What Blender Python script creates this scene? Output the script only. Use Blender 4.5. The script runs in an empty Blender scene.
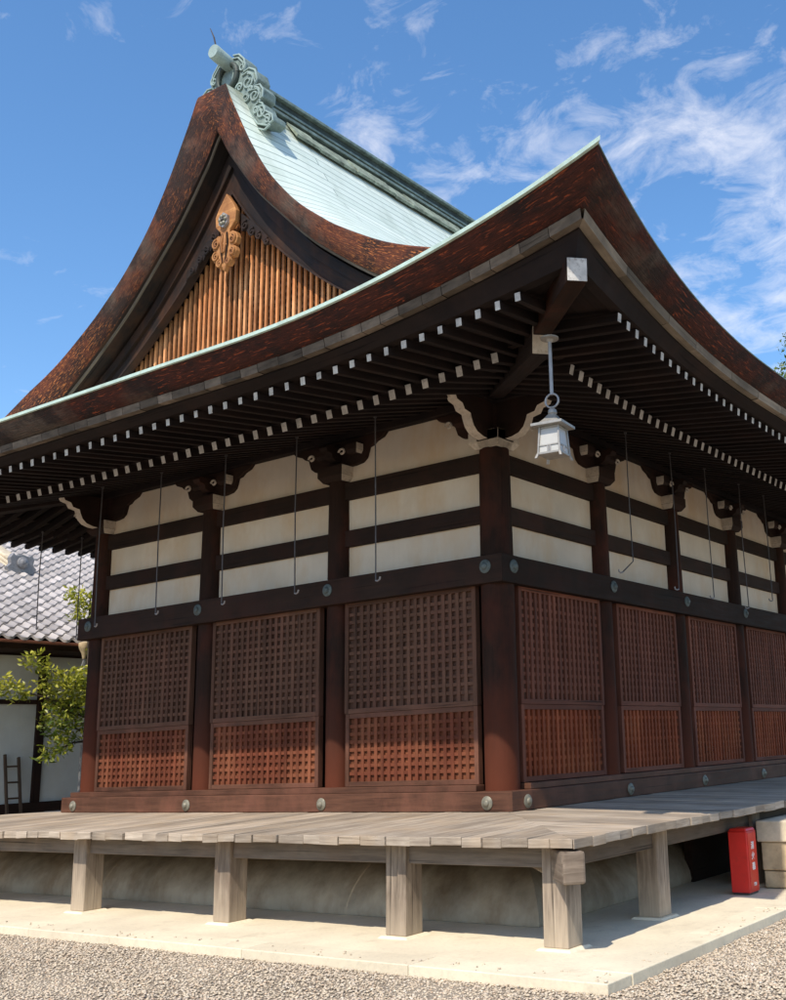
import bpy, bmesh, math, random
import numpy as np
from mathutils import Vector, Matrix
random.seed(7)
rnd = random.Random(11)
SC = bpy.context.scene
COL = SC.collection
PI = math.pi

# ------------------------------------------------------------------ node helpers
def new_mat(name):
    m = bpy.data.materials.new(name); m.use_nodes = True
    nt = m.node_tree; nt.nodes.clear()
    out = nt.nodes.new('ShaderNodeOutputMaterial')
    b = nt.nodes.new('ShaderNodeBsdfPrincipled')
    nt.links.new(b.outputs[0], out.inputs[0])
    return m, nt, b
def N(nt, typ, **kw):
    n = nt.nodes.new(typ)
    for k, v in kw.items():
        if k in n.inputs.keys() if not k.startswith('_') else False: n.inputs[k].default_value = v
        else: setattr(n, k.lstrip('_'), v)
    return n
def L(nt, a, b): nt.links.new(a, b)
def texco(nt, kind='Object'): return N(nt, 'ShaderNodeTexCoord').outputs[kind]
def mapping(nt, src, scale=(1,1,1), loc=(0,0,0)):
    n = N(nt, 'ShaderNodeMapping'); n.inputs['Scale'].default_value = scale; n.inputs['Location'].default_value = loc
    L(nt, src, n.inputs['Vector']); return n.outputs[0]
def noise(nt, vec, scale, detail=4, rough=.55, dist=0.):
    n = N(nt, 'ShaderNodeTexNoise'); n.inputs['Scale'].default_value = scale; n.inputs['Detail'].default_value = detail
    n.inputs['Roughness'].default_value = rough; n.inputs['Distortion'].default_value = dist
    L(nt, vec, n.inputs['Vector']); return n.outputs['Fac']
def ramp(nt, fac, stops):
    r = N(nt, 'ShaderNodeValToRGB'); e = r.color_ramp.elements
    while len(e) < len(stops): e.new(.5)
    for el, (p, c) in zip(e, stops):
        el.position = p; el.color = (c, c, c, 1) if isinstance(c, (int, float)) else (*c, 1)
    L(nt, fac, r.inputs[0]); return r.outputs[0]
def mix(nt, fac, a, b, mode='MIX'):
    n = N(nt, 'ShaderNodeMix', data_type='RGBA', blend_type=mode)
    for s, v in ((n.inputs[0], fac), (n.inputs[6], a), (n.inputs[7], b)):
        if isinstance(v, bpy.types.NodeSocket): L(nt, v, s)
        elif isinstance(v, (int, float)): s.default_value = v if s == n.inputs[0] else (v, v, v, 1)
        else: s.default_value = (*v, 1)
    return n.outputs[2]
def math_(nt, op, a, b=0., c=None):
    n = N(nt, 'ShaderNodeMath', operation=op)
    for s, v in zip(n.inputs, (a, b, c)):
        if v is None: continue
        if isinstance(v, bpy.types.NodeSocket): L(nt, v, s)
        else: s.default_value = v
    return n.outputs[0]
def bump(nt, bsdf, h, strength=.3, dist=.01):
    n = N(nt, 'ShaderNodeBump'); n.inputs['Strength'].default_value = strength; n.inputs['Distance'].default_value = dist
    L(nt, h, n.inputs['Height']); L(nt, n.outputs[0], bsdf.inputs['Normal'])
def var_attr(nt): return N(nt, 'ShaderNodeAttribute', attribute_name='var').outputs['Fac']

def wood(name, dark, light, rough=.65, gs=24, spec=.14, patch=None, patch_amt=.5, bumpk=.4, zfade=None, vary=.45):
    """grain runs along u of the UV map; 'var' changes the tone of every board"""
    m, nt, b = new_mat(name)
    uv = texco(nt, 'UV')
    g = noise(nt, mapping(nt, uv, (1.6, gs, 1)), 1., 7, .62, .6)
    g2 = noise(nt, mapping(nt, uv, (.9, 3.5, 1)), 1.7, 4, .6, .3)
    obj = N(nt, 'ShaderNodeNewGeometry').outputs['Position']
    big = noise(nt, obj, 1.3, 4, .6)
    f = math_(nt, 'ADD', math_(nt, 'MULTIPLY', g, .6), math_(nt, 'MULTIPLY', g2, .4))
    col = mix(nt, ramp(nt, f, [(.3, 0.), (.68, 1.)]), dark, light)
    crack = ramp(nt, noise(nt, mapping(nt, uv, (.55, gs*1.7, 1)), 1., 3, .5, .2), [(.30, .75), (.375, 0.)])
    col = mix(nt, crack, col, tuple(v*.22 for v in dark))
    if patch:
        pm = ramp(nt, noise(nt, mapping(nt, obj, (1, 1, .55)), 1.9, 5, .65), [(.46, 0.), (.66, 1.)])
        col = mix(nt, math_(nt, 'MULTIPLY', pm, patch_amt), col, patch)
    if zfade:                                   # weathering colour below a height
        z0, z1, zc, za = zfade
        sep = N(nt, 'ShaderNodeSeparateXYZ'); L(nt, obj, sep.inputs[0])
        zz = math_(nt, 'ADD', sep.outputs[2], math_(nt, 'MULTIPLY', math_(nt, 'SUBTRACT', big, .5), .9))
        mr = N(nt, 'ShaderNodeMapRange'); L(nt, zz, mr.inputs[0])
        mr.inputs[1].default_value = z0; mr.inputs[2].default_value = z1; mr.inputs[3].default_value = za; mr.inputs[4].default_value = 0
        col = mix(nt, mr.outputs[0], col, zc)
    k = math_(nt, 'ADD', math_(nt, 'MULTIPLY', var_attr(nt), vary), 1 - vary * .5)
    k = math_(nt, 'MULTIPLY', k, math_(nt, 'ADD', math_(nt, 'MULTIPLY', big, .7), .65))
    col = mix(nt, 1., col, k, 'MULTIPLY')
    L(nt, col, b.inputs['Base Color'])
    L(nt, ramp(nt, g, [(.2, rough - .12), (.8, min(1, rough + .2))]), b.inputs['Roughness'])
    b.inputs['Specular IOR Level'].default_value = spec
    bump(nt, b, f, bumpk, .006)
    return m

def plain(name, col, rough=.6, metal=0., spec=.4, var=.25, sc=6., bumpk=.15, speck=None):
    m, nt, b = new_mat(name)
    p = N(nt, 'ShaderNodeNewGeometry').outputs['Position']
    n1 = noise(nt, p, sc, 5, .65)
    c = mix(nt, ramp(nt, n1, [(.3, 0.), (.7, 1.)]), tuple(v * (1 - var) for v in col), tuple(min(1, v * (1 + var * .6)) for v in col))
    if speck:
        sm = ramp(nt, noise(nt, p, speck[1], 3, .7), [(.55, 0.), (.68, 1.)])
        c = mix(nt, math_(nt, 'MULTIPLY', sm, speck[2]), c, speck[0])
    L(nt, c, b.inputs['Base Color'])
    b.inputs['Roughness'].default_value = rough; b.inputs['Metallic'].default_value = metal
    b.inputs['Specular IOR Level'].default_value = spec
    bump(nt, b, noise(nt, p, sc * 9, 4, .6), bumpk, .004)
    return m

M = {}
M['dark_wood'] = wood('dark_wood', (.013, .008, .006), (.036, .020, .014), .72, 20, patch=(.05, .019, .013), patch_amt=.45)
M['eave_wood'] = wood('eave_wood', (.009, .006, .006), (.022, .015, .013), .75, 20, patch=(.034, .018, .013), patch_amt=.4)
M['column_wood'] = wood('column_wood', (.013, .007, .005), (.036, .018, .012), .7, 34, spec=.1, patch=(.085, .022, .012), patch_amt=.5, zfade=(1.2, 2.7, (.14, .036, .017), .75), vary=.2)
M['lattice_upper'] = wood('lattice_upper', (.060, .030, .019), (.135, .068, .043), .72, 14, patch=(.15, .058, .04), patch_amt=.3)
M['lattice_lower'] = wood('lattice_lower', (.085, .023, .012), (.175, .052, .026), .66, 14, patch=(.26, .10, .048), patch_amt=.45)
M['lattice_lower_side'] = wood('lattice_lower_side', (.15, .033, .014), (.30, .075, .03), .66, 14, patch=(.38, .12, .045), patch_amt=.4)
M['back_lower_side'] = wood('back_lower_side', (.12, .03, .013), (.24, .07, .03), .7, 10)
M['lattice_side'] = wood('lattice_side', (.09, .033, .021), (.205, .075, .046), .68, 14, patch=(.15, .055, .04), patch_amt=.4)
M['back_upper'] = wood('back_upper', (.052, .026, .017), (.116, .059, .039), .75, 10)
M['back_lower'] = wood('back_lower', (.085, .025, .013), (.19, .065, .03), .7, 10, patch=(.28, .11, .05), patch_amt=.4)
M['sill_wood'] = wood('sill_wood', (.052, .022, .013), (.14, .062, .036), .6, 22, spec=.2, patch=(.2, .08, .05), patch_amt=.5)
M['deck_wood'] = wood('deck_wood', (.155, .115, .082), (.52, .43, .335), .78, 30, patch=(.45, .32, .20), patch_amt=.4, bumpk=.6, vary=.4)
M['post_wood'] = wood('post_wood', (.055, .040, .030), (.38, .30, .225), .8, 20, patch=(.15, .105, .075), patch_amt=.6, zfade=(.1, .6, (.52, .42, .30), .6), bumpk=.9, vary=.3)
M['beam_wood'] = wood('beam_wood', (.07, .055, .043), (.18, .145, .115), .8, 22, patch=(.15, .10, .07), patch_amt=.4)
M['slat_wood'] = wood('slat_wood', (.20, .06, .022), (.60, .25, .095), .6, 10, patch=(.74, .40, .20), patch_amt=.5, vary=.85)
M['pale_wood'] = wood('pale_wood', (.22, .08, .03), (.62, .31, .12), .6, 14, patch=(.14, .05, .022), patch_amt=.7)
M['barge_wood'] = wood('barge_wood', (.011, .009, .009), (.032, .021, .017), .6, 14, patch=(.11, .042, .017), patch_amt=.35)
M['eave_board'] = wood('eave_board', (.11, .09, .07), (.27, .22, .165), .8, 18, patch=(.09, .075, .06), patch_amt=.6, vary=.7)
M['eave_board_front'] = wood('eave_board_front', (.07, .055, .042), (.19, .15, .115), .8, 18, patch=(.06, .05, .04), patch_amt=.6, vary=.8)
M['white_paint'] = plain('white_paint', (.54, .51, .47), .8, var=.35, sc=7, speck=((.20, .17, .14), 26, .6))
M['cream_paint'] = plain('cream_paint', (.55, .47, .38), .7, var=.2, sc=10, speck=((.30, .22, .15), 22, .6))
M['green_bronze'] = plain('green_bronze', (.105, .125, .118), .65, .2, var=.4, sc=18)
M['dark_copper'] = plain('dark_copper', (.04, .055, .048), .6, .1, var=.5, sc=4, speck=((.12, .16, .14), 7, .5))
M['old_copper'] = plain('old_copper', (.20, .26, .235), .6, .1, var=.45, sc=7, speck=((.10, .13, .10), 11, .7))
M['flashing'] = plain('flashing', (.25, .29, .22), .7, 0, var=.7, sc=7, speck=((.08, .085, .05), 9, .85))
M['brown_bronze'] = plain('brown_bronze', (.22, .20, .15), .55, .25, var=.35, sc=18)
M['grey_metal'] = plain('grey_metal', (.34, .33, .33), .5, .5, var=.25, sc=12)
M['iron'] = plain('iron', (.10, .09, .09), .6, .4, var=.3, sc=12)
M['lamp_metal'] = plain('lamp_metal', (.33, .31, .28), .45, .35, var=.25, sc=12, speck=((.3, .26, .22), 30, .4))
M['lamp_glass'] = plain('lamp_glass', (.47, .455, .42), .25, 0, .5, var=.06, sc=8, bumpk=.02)
M['copper'] = plain('verdigris_copper', (.31, .39, .36), .6, .15, var=.3, sc=5, speck=((.20, .27, .24), 9, .7))
M['copper_edge'] = plain('copper_edge', (.52, .66, .58), .6, .1, var=.2, sc=5, speck=((.36, .40, .30), 4, .5))
M['red_paint'] = plain('red_paint', (.62, .022, .016), .35, 0, .5, var=.12, sc=5, bumpk=.03, speck=((.45, .02, .015), 7, .6))
M['white_letter'] = plain('white_letter', (.85, .80, .76), .5, var=.1)
M['bamboo'] = wood('ladder_wood', (.05, .03, .02), (.12, .08, .055), .7, 14)
M['terracotta_gutter'] = plain('copper_gutter', (.26, .10, .06), .5, .3, var=.3)
M['grey_tile_ornament'] = plain('grey_tile_ornament', (.22, .21, .21), .5, 0, var=.3, sc=14)

def plaster(name, base, stain, amt, top=None):
    m, nt, b = new_mat(name)
    p = N(nt, 'ShaderNodeNewGeometry').outputs['Position']
    c = mix(nt, ramp(nt, noise(nt, p, 1.1, 5, .6), [(.35, 0.), (.68, 1.)]), base, tuple(v * .82 for v in base))
    c = mix(nt, math_(nt, 'MULTIPLY', ramp(nt, noise(nt, mapping(nt, p, (1, 1, .5)), 1.5, 5, .65), [(.45, 0.), (.7, 1.)]), amt), c, stain)
    c = mix(nt, math_(nt, 'MULTIPLY', ramp(nt, noise(nt, mapping(nt, p, (6, 6, .6)), 2., 4, .6), [(.5, 0.), (.8, 1.)]), .10), c, tuple(v * .7 for v in stain))
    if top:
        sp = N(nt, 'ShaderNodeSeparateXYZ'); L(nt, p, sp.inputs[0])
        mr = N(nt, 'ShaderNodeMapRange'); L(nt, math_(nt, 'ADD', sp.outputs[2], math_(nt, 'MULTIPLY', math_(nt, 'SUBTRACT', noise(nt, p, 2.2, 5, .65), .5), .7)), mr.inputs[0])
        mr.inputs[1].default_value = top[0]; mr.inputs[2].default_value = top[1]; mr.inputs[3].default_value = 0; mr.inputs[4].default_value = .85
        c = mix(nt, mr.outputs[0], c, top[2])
    L(nt, c, b.inputs['Base Color']); b.inputs['Roughness'].default_value = .85; b.inputs['Specular IOR Level'].default_value = .2
    bump(nt, b, noise(nt, p, 30, 5, .6), .2, .004)
    return m
M['plaster'] = plaster('cream_plaster', (.67, .57, .455), (.56, .395, .24), .8)
M['plaster_grey'] = plaster('mound_plaster', (.44, .365, .265), (.19, .12, .06), .85, (.20, .68, (.075, .05, .03)))  # shade under the deck painted in as a darker upper tone
M['plaster_barn'] = plaster('pale_plaster', (.66, .66, .62), (.55, .50, .40), .4)

def bark(name, verge):
    m, nt, b = new_mat(name)
    uv = texco(nt, 'UV'); p = N(nt, 'ShaderNodeNewGeometry').outputs['Position']
    g = math_(nt, 'ADD', math_(nt, 'MULTIPLY', noise(nt, mapping(nt, uv, (7, 60, 1)), 1., 6, .7, .4), .65), math_(nt, 'MULTIPLY', noise(nt, mapping(nt, uv, (.8, 130, 1)), 1., 3, .6), .35))
    spk = noise(nt, mapping(nt, uv, (10, 62, 1) if verge else (5, 50, 1)), 1., 4, .65, .8)
    patchn = noise(nt, mapping(nt, p, loc=(2.2, .4, 0)), .6, 5, .62)
    patch2 = noise(nt, p, 1.9, 5, .65)
    if not verge:                     # greyer, more weathered away from the corners
        dn = N(nt, 'ShaderNodeVectorMath', operation='DISTANCE'); L(nt, p, dn.inputs[0]); dn.inputs[1].default_value = (3.6, -3.6, 6)
        mr = N(nt, 'ShaderNodeMapRange'); L(nt, dn.outputs['Value'], mr.inputs[0]); mr.inputs[1].default_value = 3.5; mr.inputs[2].default_value = 8.5; mr.inputs[3].default_value = -.05; mr.inputs[4].default_value = .17
        patchn = math_(nt, 'ADD', patchn, mr.outputs[0])
    red = mix(nt, ramp(nt, g, [(.35, 0.), (.65, 1.)]), (.022, .009, .007), (.22, .058, .026) if verge else (.11, .028, .016))
    grey = mix(nt, ramp(nt, g, [(.35, 0.), (.65, 1.)]), (.032, .025, .021), (.17, .13, .10))
    c = mix(nt, ramp(nt, patchn, [(.55, 0.), (.68, .9)]), red, grey)
    c = mix(nt, math_(nt, 'MULTIPLY', ramp(nt, patch2, [(.42, 1.), (.54, 0.)]), .8), c, (.020, .012, .011))
    thr = [(.545, 0.), (.63, 1.)] if verge else [(.57, 0.), (.66, .8)]
    hot = math_(nt, 'MULTIPLY', ramp(nt, spk, thr), ramp(nt, patchn, [(.48, 1.), (.60, .15)]))
    c = mix(nt, hot, c, (.55, .185, .055) if verge else (.46, .10, .035))
    L(nt, c, b.inputs['Base Color']); b.inputs['Roughness'].default_value = .8; b.inputs['Specular IOR Level'].default_value = .25
    bump(nt, b, math_(nt, 'ADD', g, spk), .9, .03)
    return m
M['bark'] = bark('layered_bark_verge', True); M['bark_eave'] = bark('layered_bark_eave', False)

def copper_roof():
    m, nt, b = new_mat('copper_shingles')
    uv = texco(nt, 'UV'); p = N(nt, 'ShaderNodeNewGeometry').outputs['Position']
    wob = N(nt, 'ShaderNodeVectorMath', operation='ADD'); L(nt, uv, wob.inputs[0])
    wn = N(nt, 'ShaderNodeTexNoise'); wn.inputs['Scale'].default_value = 1.2; L(nt, uv, wn.inputs['Vector'])
    ws = N(nt, 'ShaderNodeVectorMath', operation='SCALE'); L(nt, wn.outputs['Color'], ws.inputs[0]); ws.inputs['Scale'].default_value = .05
    L(nt, ws.outputs[0], wob.inputs[1])
    br = N(nt, 'ShaderNodeTexBrick'); L(nt, wob.outputs[0], br.inputs['Vector'])
    br.inputs['Scale'].default_value = 1.; br.inputs['Brick Width'].default_value = 40.; br.inputs['Row Height'].default_value = .185
    br.inputs['Mortar Size'].default_value = .011; br.inputs['Mortar Smooth'].default_value = .3
    br.inputs['Color1'].default_value = (.61, .69, .61, 1); br.inputs['Color2'].default_value = (.70, .765, .685, 1)
    br.inputs['Mortar'].default_value = (.25, .31, .27, 1)
    st = ramp(nt, noise(nt, mapping(nt, uv, (.6, .25, 1)), 3., 5, .7), [(.48, 0.), (.72, 1.)])
    c = mix(nt, math_(nt, 'MULTIPLY', st, .55), br.outputs['Color'], (.36, .42, .34))
    su = N(nt, 'ShaderNodeSeparateXYZ'); L(nt, uv, su.inputs[0])
    near = N(nt, 'ShaderNodeMapRange'); L(nt, math_(nt, 'ADD', su.outputs[1], math_(nt, 'MULTIPLY', noise(nt, mapping(nt, uv, (5, .5, 1)), 1., 5, .7), 1.1)), near.inputs[0])
    near.inputs[1].default_value = 1.05; near.inputs[2].default_value = 1.75; near.inputs[3].default_value = .8; near.inputs[4].default_value = 0
    c = mix(nt, near.outputs[0], c, (.20, .22, .15))
    L(nt, c, b.inputs['Base Color']); b.inputs['Roughness'].default_value = .55; b.inputs['Metallic'].default_value = .1
    bump(nt, b, math_(nt, 'SUBTRACT', 1., br.outputs['Fac']), .5, .02)
    return m
M['copper_roof'] = copper_roof()

def concrete():
    m, nt, b = new_mat('pale_concrete')
    p = N(nt, 'ShaderNodeNewGeometry').outputs['Position']
    c = mix(nt, ramp(nt, noise(nt, p, 1.3, 6, .65), [(.3, 0.), (.7, 1.)]), (.64, .545, .395), (.79, .69, .505))
    c = mix(nt, math_(nt, 'MULTIPLY', ramp(nt, noise(nt, p, 26, 4, .7), [(.5, 0.), (.7, 1.)]), .28), c, (.40, .35, .27))
    c = mix(nt, math_(nt, 'MULTIPLY', ramp(nt, noise(nt, p, 3.1, 5, .7), [(.56, 0.), (.7, 1.)]), .4), c, (.44, .36, .25))
    vr = math_(nt, 'ADD', math_(nt, 'MULTIPLY', var_attr(nt), .16), .90)
    c = mix(nt, 1., c, vr, 'MULTIPLY')
    L(nt, c, b.inputs['Base Color']); b.inputs['Roughness'].default_value = .9; b.inputs['Specular IOR Level'].default_value = .2
    bump(nt, b, noise(nt, p, 60, 5, .7), .35, .006)
    return m
M['concrete'] = concrete()

def gravel_mat(name, ground):
    m, nt, b = new_mat(name)
    p = N(nt, 'ShaderNodeNewGeometry').outputs['Position']
    if ground:
        v = N(nt, 'ShaderNodeTexVoronoi'); v.inputs['Scale'].default_value = 52.; L(nt, p, v.inputs['Vector'])
        sep = N(nt, 'ShaderNodeSeparateColor'); L(nt, v.outputs['Color'], sep.inputs[0]); k = sep.outputs[0]
    else: k = var_attr(nt)
    c = ramp(nt, k, [(0., (.28, .215, .15)), (.15, (.48, .38, .265)), (.42, (.64, .51, .355)), (.62, (.52, .43, .335)), (.8, (.70, .575, .405)), (.92, (.54, .37, .235)), (1., (.82, .73, .58))])
    c = mix(nt, math_(nt, 'MULTIPLY', noise(nt, p, 70, 3, .6), .35), c, (.3, .26, .22))
    if ground: c = mix(nt, ramp(nt, v.outputs['Distance'], [(.25, 0.), (.6, 1.)]), c, (.26, .21, .155))
    L(nt, c, b.inputs['Base Color']); b.inputs['Roughness'].default_value = .85
    if ground: bump(nt, b, math_(nt, 'SUBTRACT', 1., v.outputs['Distance']), 1., .02)
    return m
M['gravel_ground'] = gravel_mat('gravel_ground', True)
M['gravel_stone'] = gravel_mat('gravel_stone', False)
M['stone_block'] = plain('stone_block', (.54, .41, .25), .95, 0, .1, var=.4, sc=3, bumpk=1., speck=((.24, .17, .10), 7, .6))
M['stone_top'] = plain('stone_top', (.60, .50, .36), .9, 0, .2, var=.3, sc=4, bumpk=.7)

def tile_mat():
    m, nt, b = new_mat('grey_pantile')
    p = N(nt, 'ShaderNodeNewGeometry').outputs['Position']
    c = mix(nt, ramp(nt, noise(nt, p, 3, 5, .6), [(.3, 0.), (.7, 1.)]), (.32, .285, .262), (.46, .415, .385))
    c = mix(nt, 1., c, math_(nt, 'ADD', math_(nt, 'MULTIPLY', var_attr(nt), .5), .7), 'MULTIPLY')
    L(nt, c, b.inputs['Base Color']); b.inputs['Roughness'].default_value = .5; b.inputs['Specular IOR Level'].default_value = .4
    return m
M['pantile'] = tile_mat()
def leaf_mat(name, a, bcol, tr=.35):
    m, nt, b = new_mat(name)
    c = mix(nt, var_attr(nt), a, bcol)
    L(nt, c, b.inputs['Base Color']); b.inputs['Roughness'].default_value = .42
    t = N(nt, 'ShaderNodeBsdfTranslucent'); L(nt, mix(nt, .5, c, (.22, .30, .02)), t.inputs[0])
    ms = N(nt, 'ShaderNodeMixShader'); ms.inputs[0].default_value = tr
    L(nt, b.outputs[0], ms.inputs[1]); L(nt, t.outputs[0], ms.inputs[2])
    out = [n for n in nt.nodes if n.type == 'OUTPUT_MATERIAL'][0]; L(nt, ms.outputs[0], out.inputs[0])
    return m
M['leaf'] = leaf_mat('yellow_green_leaf', (.07, .12, .012), (.60, .56, .07))
M['leaf_far'] = leaf_mat('green_leaf', (.025, .055, .012), (.16, .20, .035))
M['tree_bark'] = wood('tree_bark', (.045, .035, .025), (.13, .10, .075), .9, 12)

# ------------------------------------------------------------------ mesh builder
class MB:
    def __init__(s): s.v=[]; s.f=[]; s.m=[]; s.var=[]; s.uv=[]; s.mats=[]
    def mi(s, mat):
        if mat not in s.mats: s.mats.append(mat)
        return s.mats.index(mat)
    def face(s, idx, mat, var=.5, uv=None):
        s.f.append(tuple(idx)); s.m.append(s.mi(mat)); s.var.append(var); s.uv.append(uv or [(0,0)]*len(idx))
    def hexa(s, c, mat, var=None, mats=None, long=None):
        """c: eight corners, bottom ring then top ring; mats: optional per-face (bottom, top, s0..s3)"""
        var = rnd.random() if var is None else var
        c = [Vector(p) for p in c]; o = len(s.v); s.v += c
        ax = [(c[1]-c[0]), (c[3]-c[0]), (c[4]-c[0])]
        ln = [a.length for a in ax]; k = ln.index(max(ln)) if long is None else long
        ou, ov = rnd.random()*20, rnd.random()*20
        co = [(0,0,0),(1,0,0),(1,1,0),(0,1,0),(0,0,1),(1,0,1),(1,1,1),(0,1,1)]
        fs = [(0,3,2,1),(4,5,6,7),(0,1,5,4),(1,2,6,5),(2,3,7,6),(3,0,4,7)]
        for fi, f in enumerate(fs):
            axes = [a for a in range(3) if len({co[i][a] for i in f}) > 1]
            if k in axes: u = k; w = [a for a in axes if a != k][0]
            else: u, w = axes
            uv = [(ou + co[i][u]*ln[u], ov + fi*.7 + co[i][w]*ln[w]) for i in f]
            s.face([o+i for i in f], (mats or {}).get(fi, mat), var, uv)
    def box(s, a, b, mat, mp=None, var=None, mats=None):
        (x0,y0,z0),(x1,y1,z1) = a, b
        mp = mp or (lambda x,y,z: (x,y,z))
        s.hexa([mp(x0,y0,z0),mp(x1,y0,z0),mp(x1,y1,z0),mp(x0,y1,z0),mp(x0,y0,z1),mp(x1,y0,z1),mp(x1,y1,z1),mp(x0,y1,z1)], mat, var, mats)
    def bar(s, a, b, w, h, mat, up=(0,0,1), var=None, endmat=None, w2=None, h2=None):
        """square bar from a to b; end face at b can have its own material"""
        a, b = Vector(a), Vector(b); d = (b-a).normalized()
        r = d.cross(Vector(up)).normalized(); u = r.cross(d).normalized()
        w2 = w if w2 is None else w2; h2 = h if h2 is None else h2
        c = [a-r*w/2-u*h/2, b-r*w2/2-u*h2/2, b+r*w2/2-u*h2/2, a+r*w/2-u*h/2, a-r*w/2+u*h/2, b-r*w2/2+u*h2/2, b+r*w2/2+u*h2/2, a+r*w/2+u*h/2]
        s.hexa(c, mat, var, {3: endmat} if endmat else None, long=0)
    def prism(s, poly, c0, c1, mp, mat, edgemat=None, edges=(), var=None):
        var = rnd.random() if var is None else var
        n = len(poly); o = len(s.v)
        for c in (c0, c1):
            for a, b in poly: s.v.append(Vector(mp(a, b, c)))
        uv = [(a, b) for a, b in poly]
        s.face(range(o, o+n), mat, var, uv); s.face(range(o+2*n-1, o+n-1, -1), mat, var, uv[::-1])
        acc = 0
        for i in range(n):
            j = (i+1) % n; l = math.dist(poly[i], poly[j])
            s.face((o+i, o+j, o+n+j, o+n+i), edgemat if edgemat and i in edges else mat, var, [(acc,0),(acc+l,0),(acc+l,abs(c1-c0)),(acc,abs(c1-c0))]); acc += l
    def tube(s, pts, r, mat, n=8, var=None, caps=True, uvs=1.):
        var = rnd.random() if var is None else var
        pts = [Vector(p) for p in pts]; rs = r if isinstance(r, (list, tuple)) else [r]*len(pts)
        o = len(s.v); ref = None; acc = 0; accs = []
        for i, p in enumerate(pts):
            d = (pts[min(i+1,len(pts)-1)] - pts[max(i-1,0)]).normalized()
            if ref is None: ref = Vector((1,0,0)) if abs(d.x) < .8 else Vector((0,0,1))
            u = (ref - d*ref.dot(d)).normalized(); w = d.cross(u); ref = u
            if i: acc += (p-pts[i-1]).length
            accs.append(acc)
            for k in range(n):
                a = 2*PI*k/n; s.v.append(p + (u*math.cos(a)+w*math.sin(a))*rs[i])
        for i in range(len(pts)-1):
            for k in range(n):
                k2 = (k+1) % n; q = 2*PI*rs[i]/n
                s.face((o+i*n+k, o+i*n+k2, o+(i+1)*n+k2, o+(i+1)*n+k), mat, var, [(accs[i],k*q),(accs[i],(k+1)*q),(accs[i+1],(k+1)*q),(accs[i+1],k*q)])
        if caps:
            s.face(range(o+n-1, o-1, -1), mat, var, [(math.cos(k),math.sin(k)) for k in range(n)])
            e = o+(len(pts)-1)*n; s.face(range(e, e+n), mat, var, [(math.cos(k),math.sin(k)) for k in range(n)])
    def lathe(s, prof, mp, mat, n=20, var=None):
        """prof: (radius, height); mp maps x,y,h"""
        var = rnd.random() if var is None else var; o = len(s.v); m = len(prof)
        for r, h in prof:
            for k in range(n):
                a = 2*PI*k/n; s.v.append(Vector(mp(r*math.cos(a), r*math.sin(a), h)))
        for i in range(m-1):
            for k in range(n):
                k2 = (k+1) % n; R = max(prof[i][0], prof[i+1][0]); q = 2*PI*R/n
                s.face((o+i*n+k, o+i*n+k2, o+(i+1)*n+k2, o+(i+1)*n+k), mat, var, [(prof[i][1],k*q),(prof[i][1],(k+1)*q),(prof[i+1][1],(k+1)*q),(prof[i+1][1],k*q)])
        s.face(range(o+n-1, o-1, -1), mat, var); s.face(range(o+(m-1)*n, o+m*n), mat, var)
    def grid(s, rows, mat, uvrows=None, var=.5):
        o = len(s.v); nr, nc = len(rows), len(rows[0])
        for r in rows: s.v += [Vector(p) for p in r]
        for i in range(nr-1):
            for j in range(nc-1):
                q = [(i,j),(i,j+1),(i+1,j+1),(i+1,j)]
                s.face([o+a*nc+b for a,b in q], mat, var, [uvrows[a][b] for a,b in q] if uvrows else None)
    def build(s, name, parent=None, bevel=0., smooth=None, recalc=True, label=None):
        me = bpy.data.meshes.new(name)
        me.from_pydata([tuple(v) for v in s.v], [], s.f)
        for m in s.mats: me.materials.append(M[m])
        me.polygons.foreach_set('material_index', s.m)
        at = me.attributes.new('var', 'FLOAT', 'FACE'); at.data.foreach_set('value', s.var)
        uvl = me.uv_layers.new(name='uv')
        flat = [c for f in s.uv for p in f for c in p]
        uvl.data.foreach_set('uv', flat)
        if recalc:
            bm = bmesh.new(); bm.from_mesh(me); bmesh.ops.recalc_face_normals(bm, faces=bm.faces); bm.to_mesh(me); bm.free()
        if smooth is not None:
            me.polygons.foreach_set('use_smooth', [True]*len(me.polygons))
            me.set_sharp_from_angle(angle=math.radians(smooth))
        me.update()
        o = bpy.data.objects.new(name, me); COL.objects.link(o)
        if parent: o.parent = parent; o.matrix_parent_inverse = Matrix.Translation(-parent_world(parent))
        if bevel:
            md = o.modifiers.new('bevel', 'BEVEL'); md.width = bevel; md.segments = 2; md.limit_method = 'ANGLE'; md.angle_limit = math.radians(40)
        if label: o['label'] = label
        return o
def parent_world(p):
    w = Vector(p.location)
    # every parent is unrotated; parts of parts share the mesh origin at the world origin
    while p.parent:
        q = p.parent; w = Vector((0,0,0)) if p.type == 'MESH' else w; p = q
        break
    return w
def thing(name, label, cat, loc=(0,0,0), group=None):
    o = bpy.data.objects.new(name, None); COL.objects.link(o); o.location = loc; o.empty_display_size = .3
    o['label'] = label; o['category'] = cat
    if group: o['group'] = group
    return o
def tag(o, label, cat, group=None):
    o['label'] = label; o['category'] = cat
    if group: o['group'] = group
    return o

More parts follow.
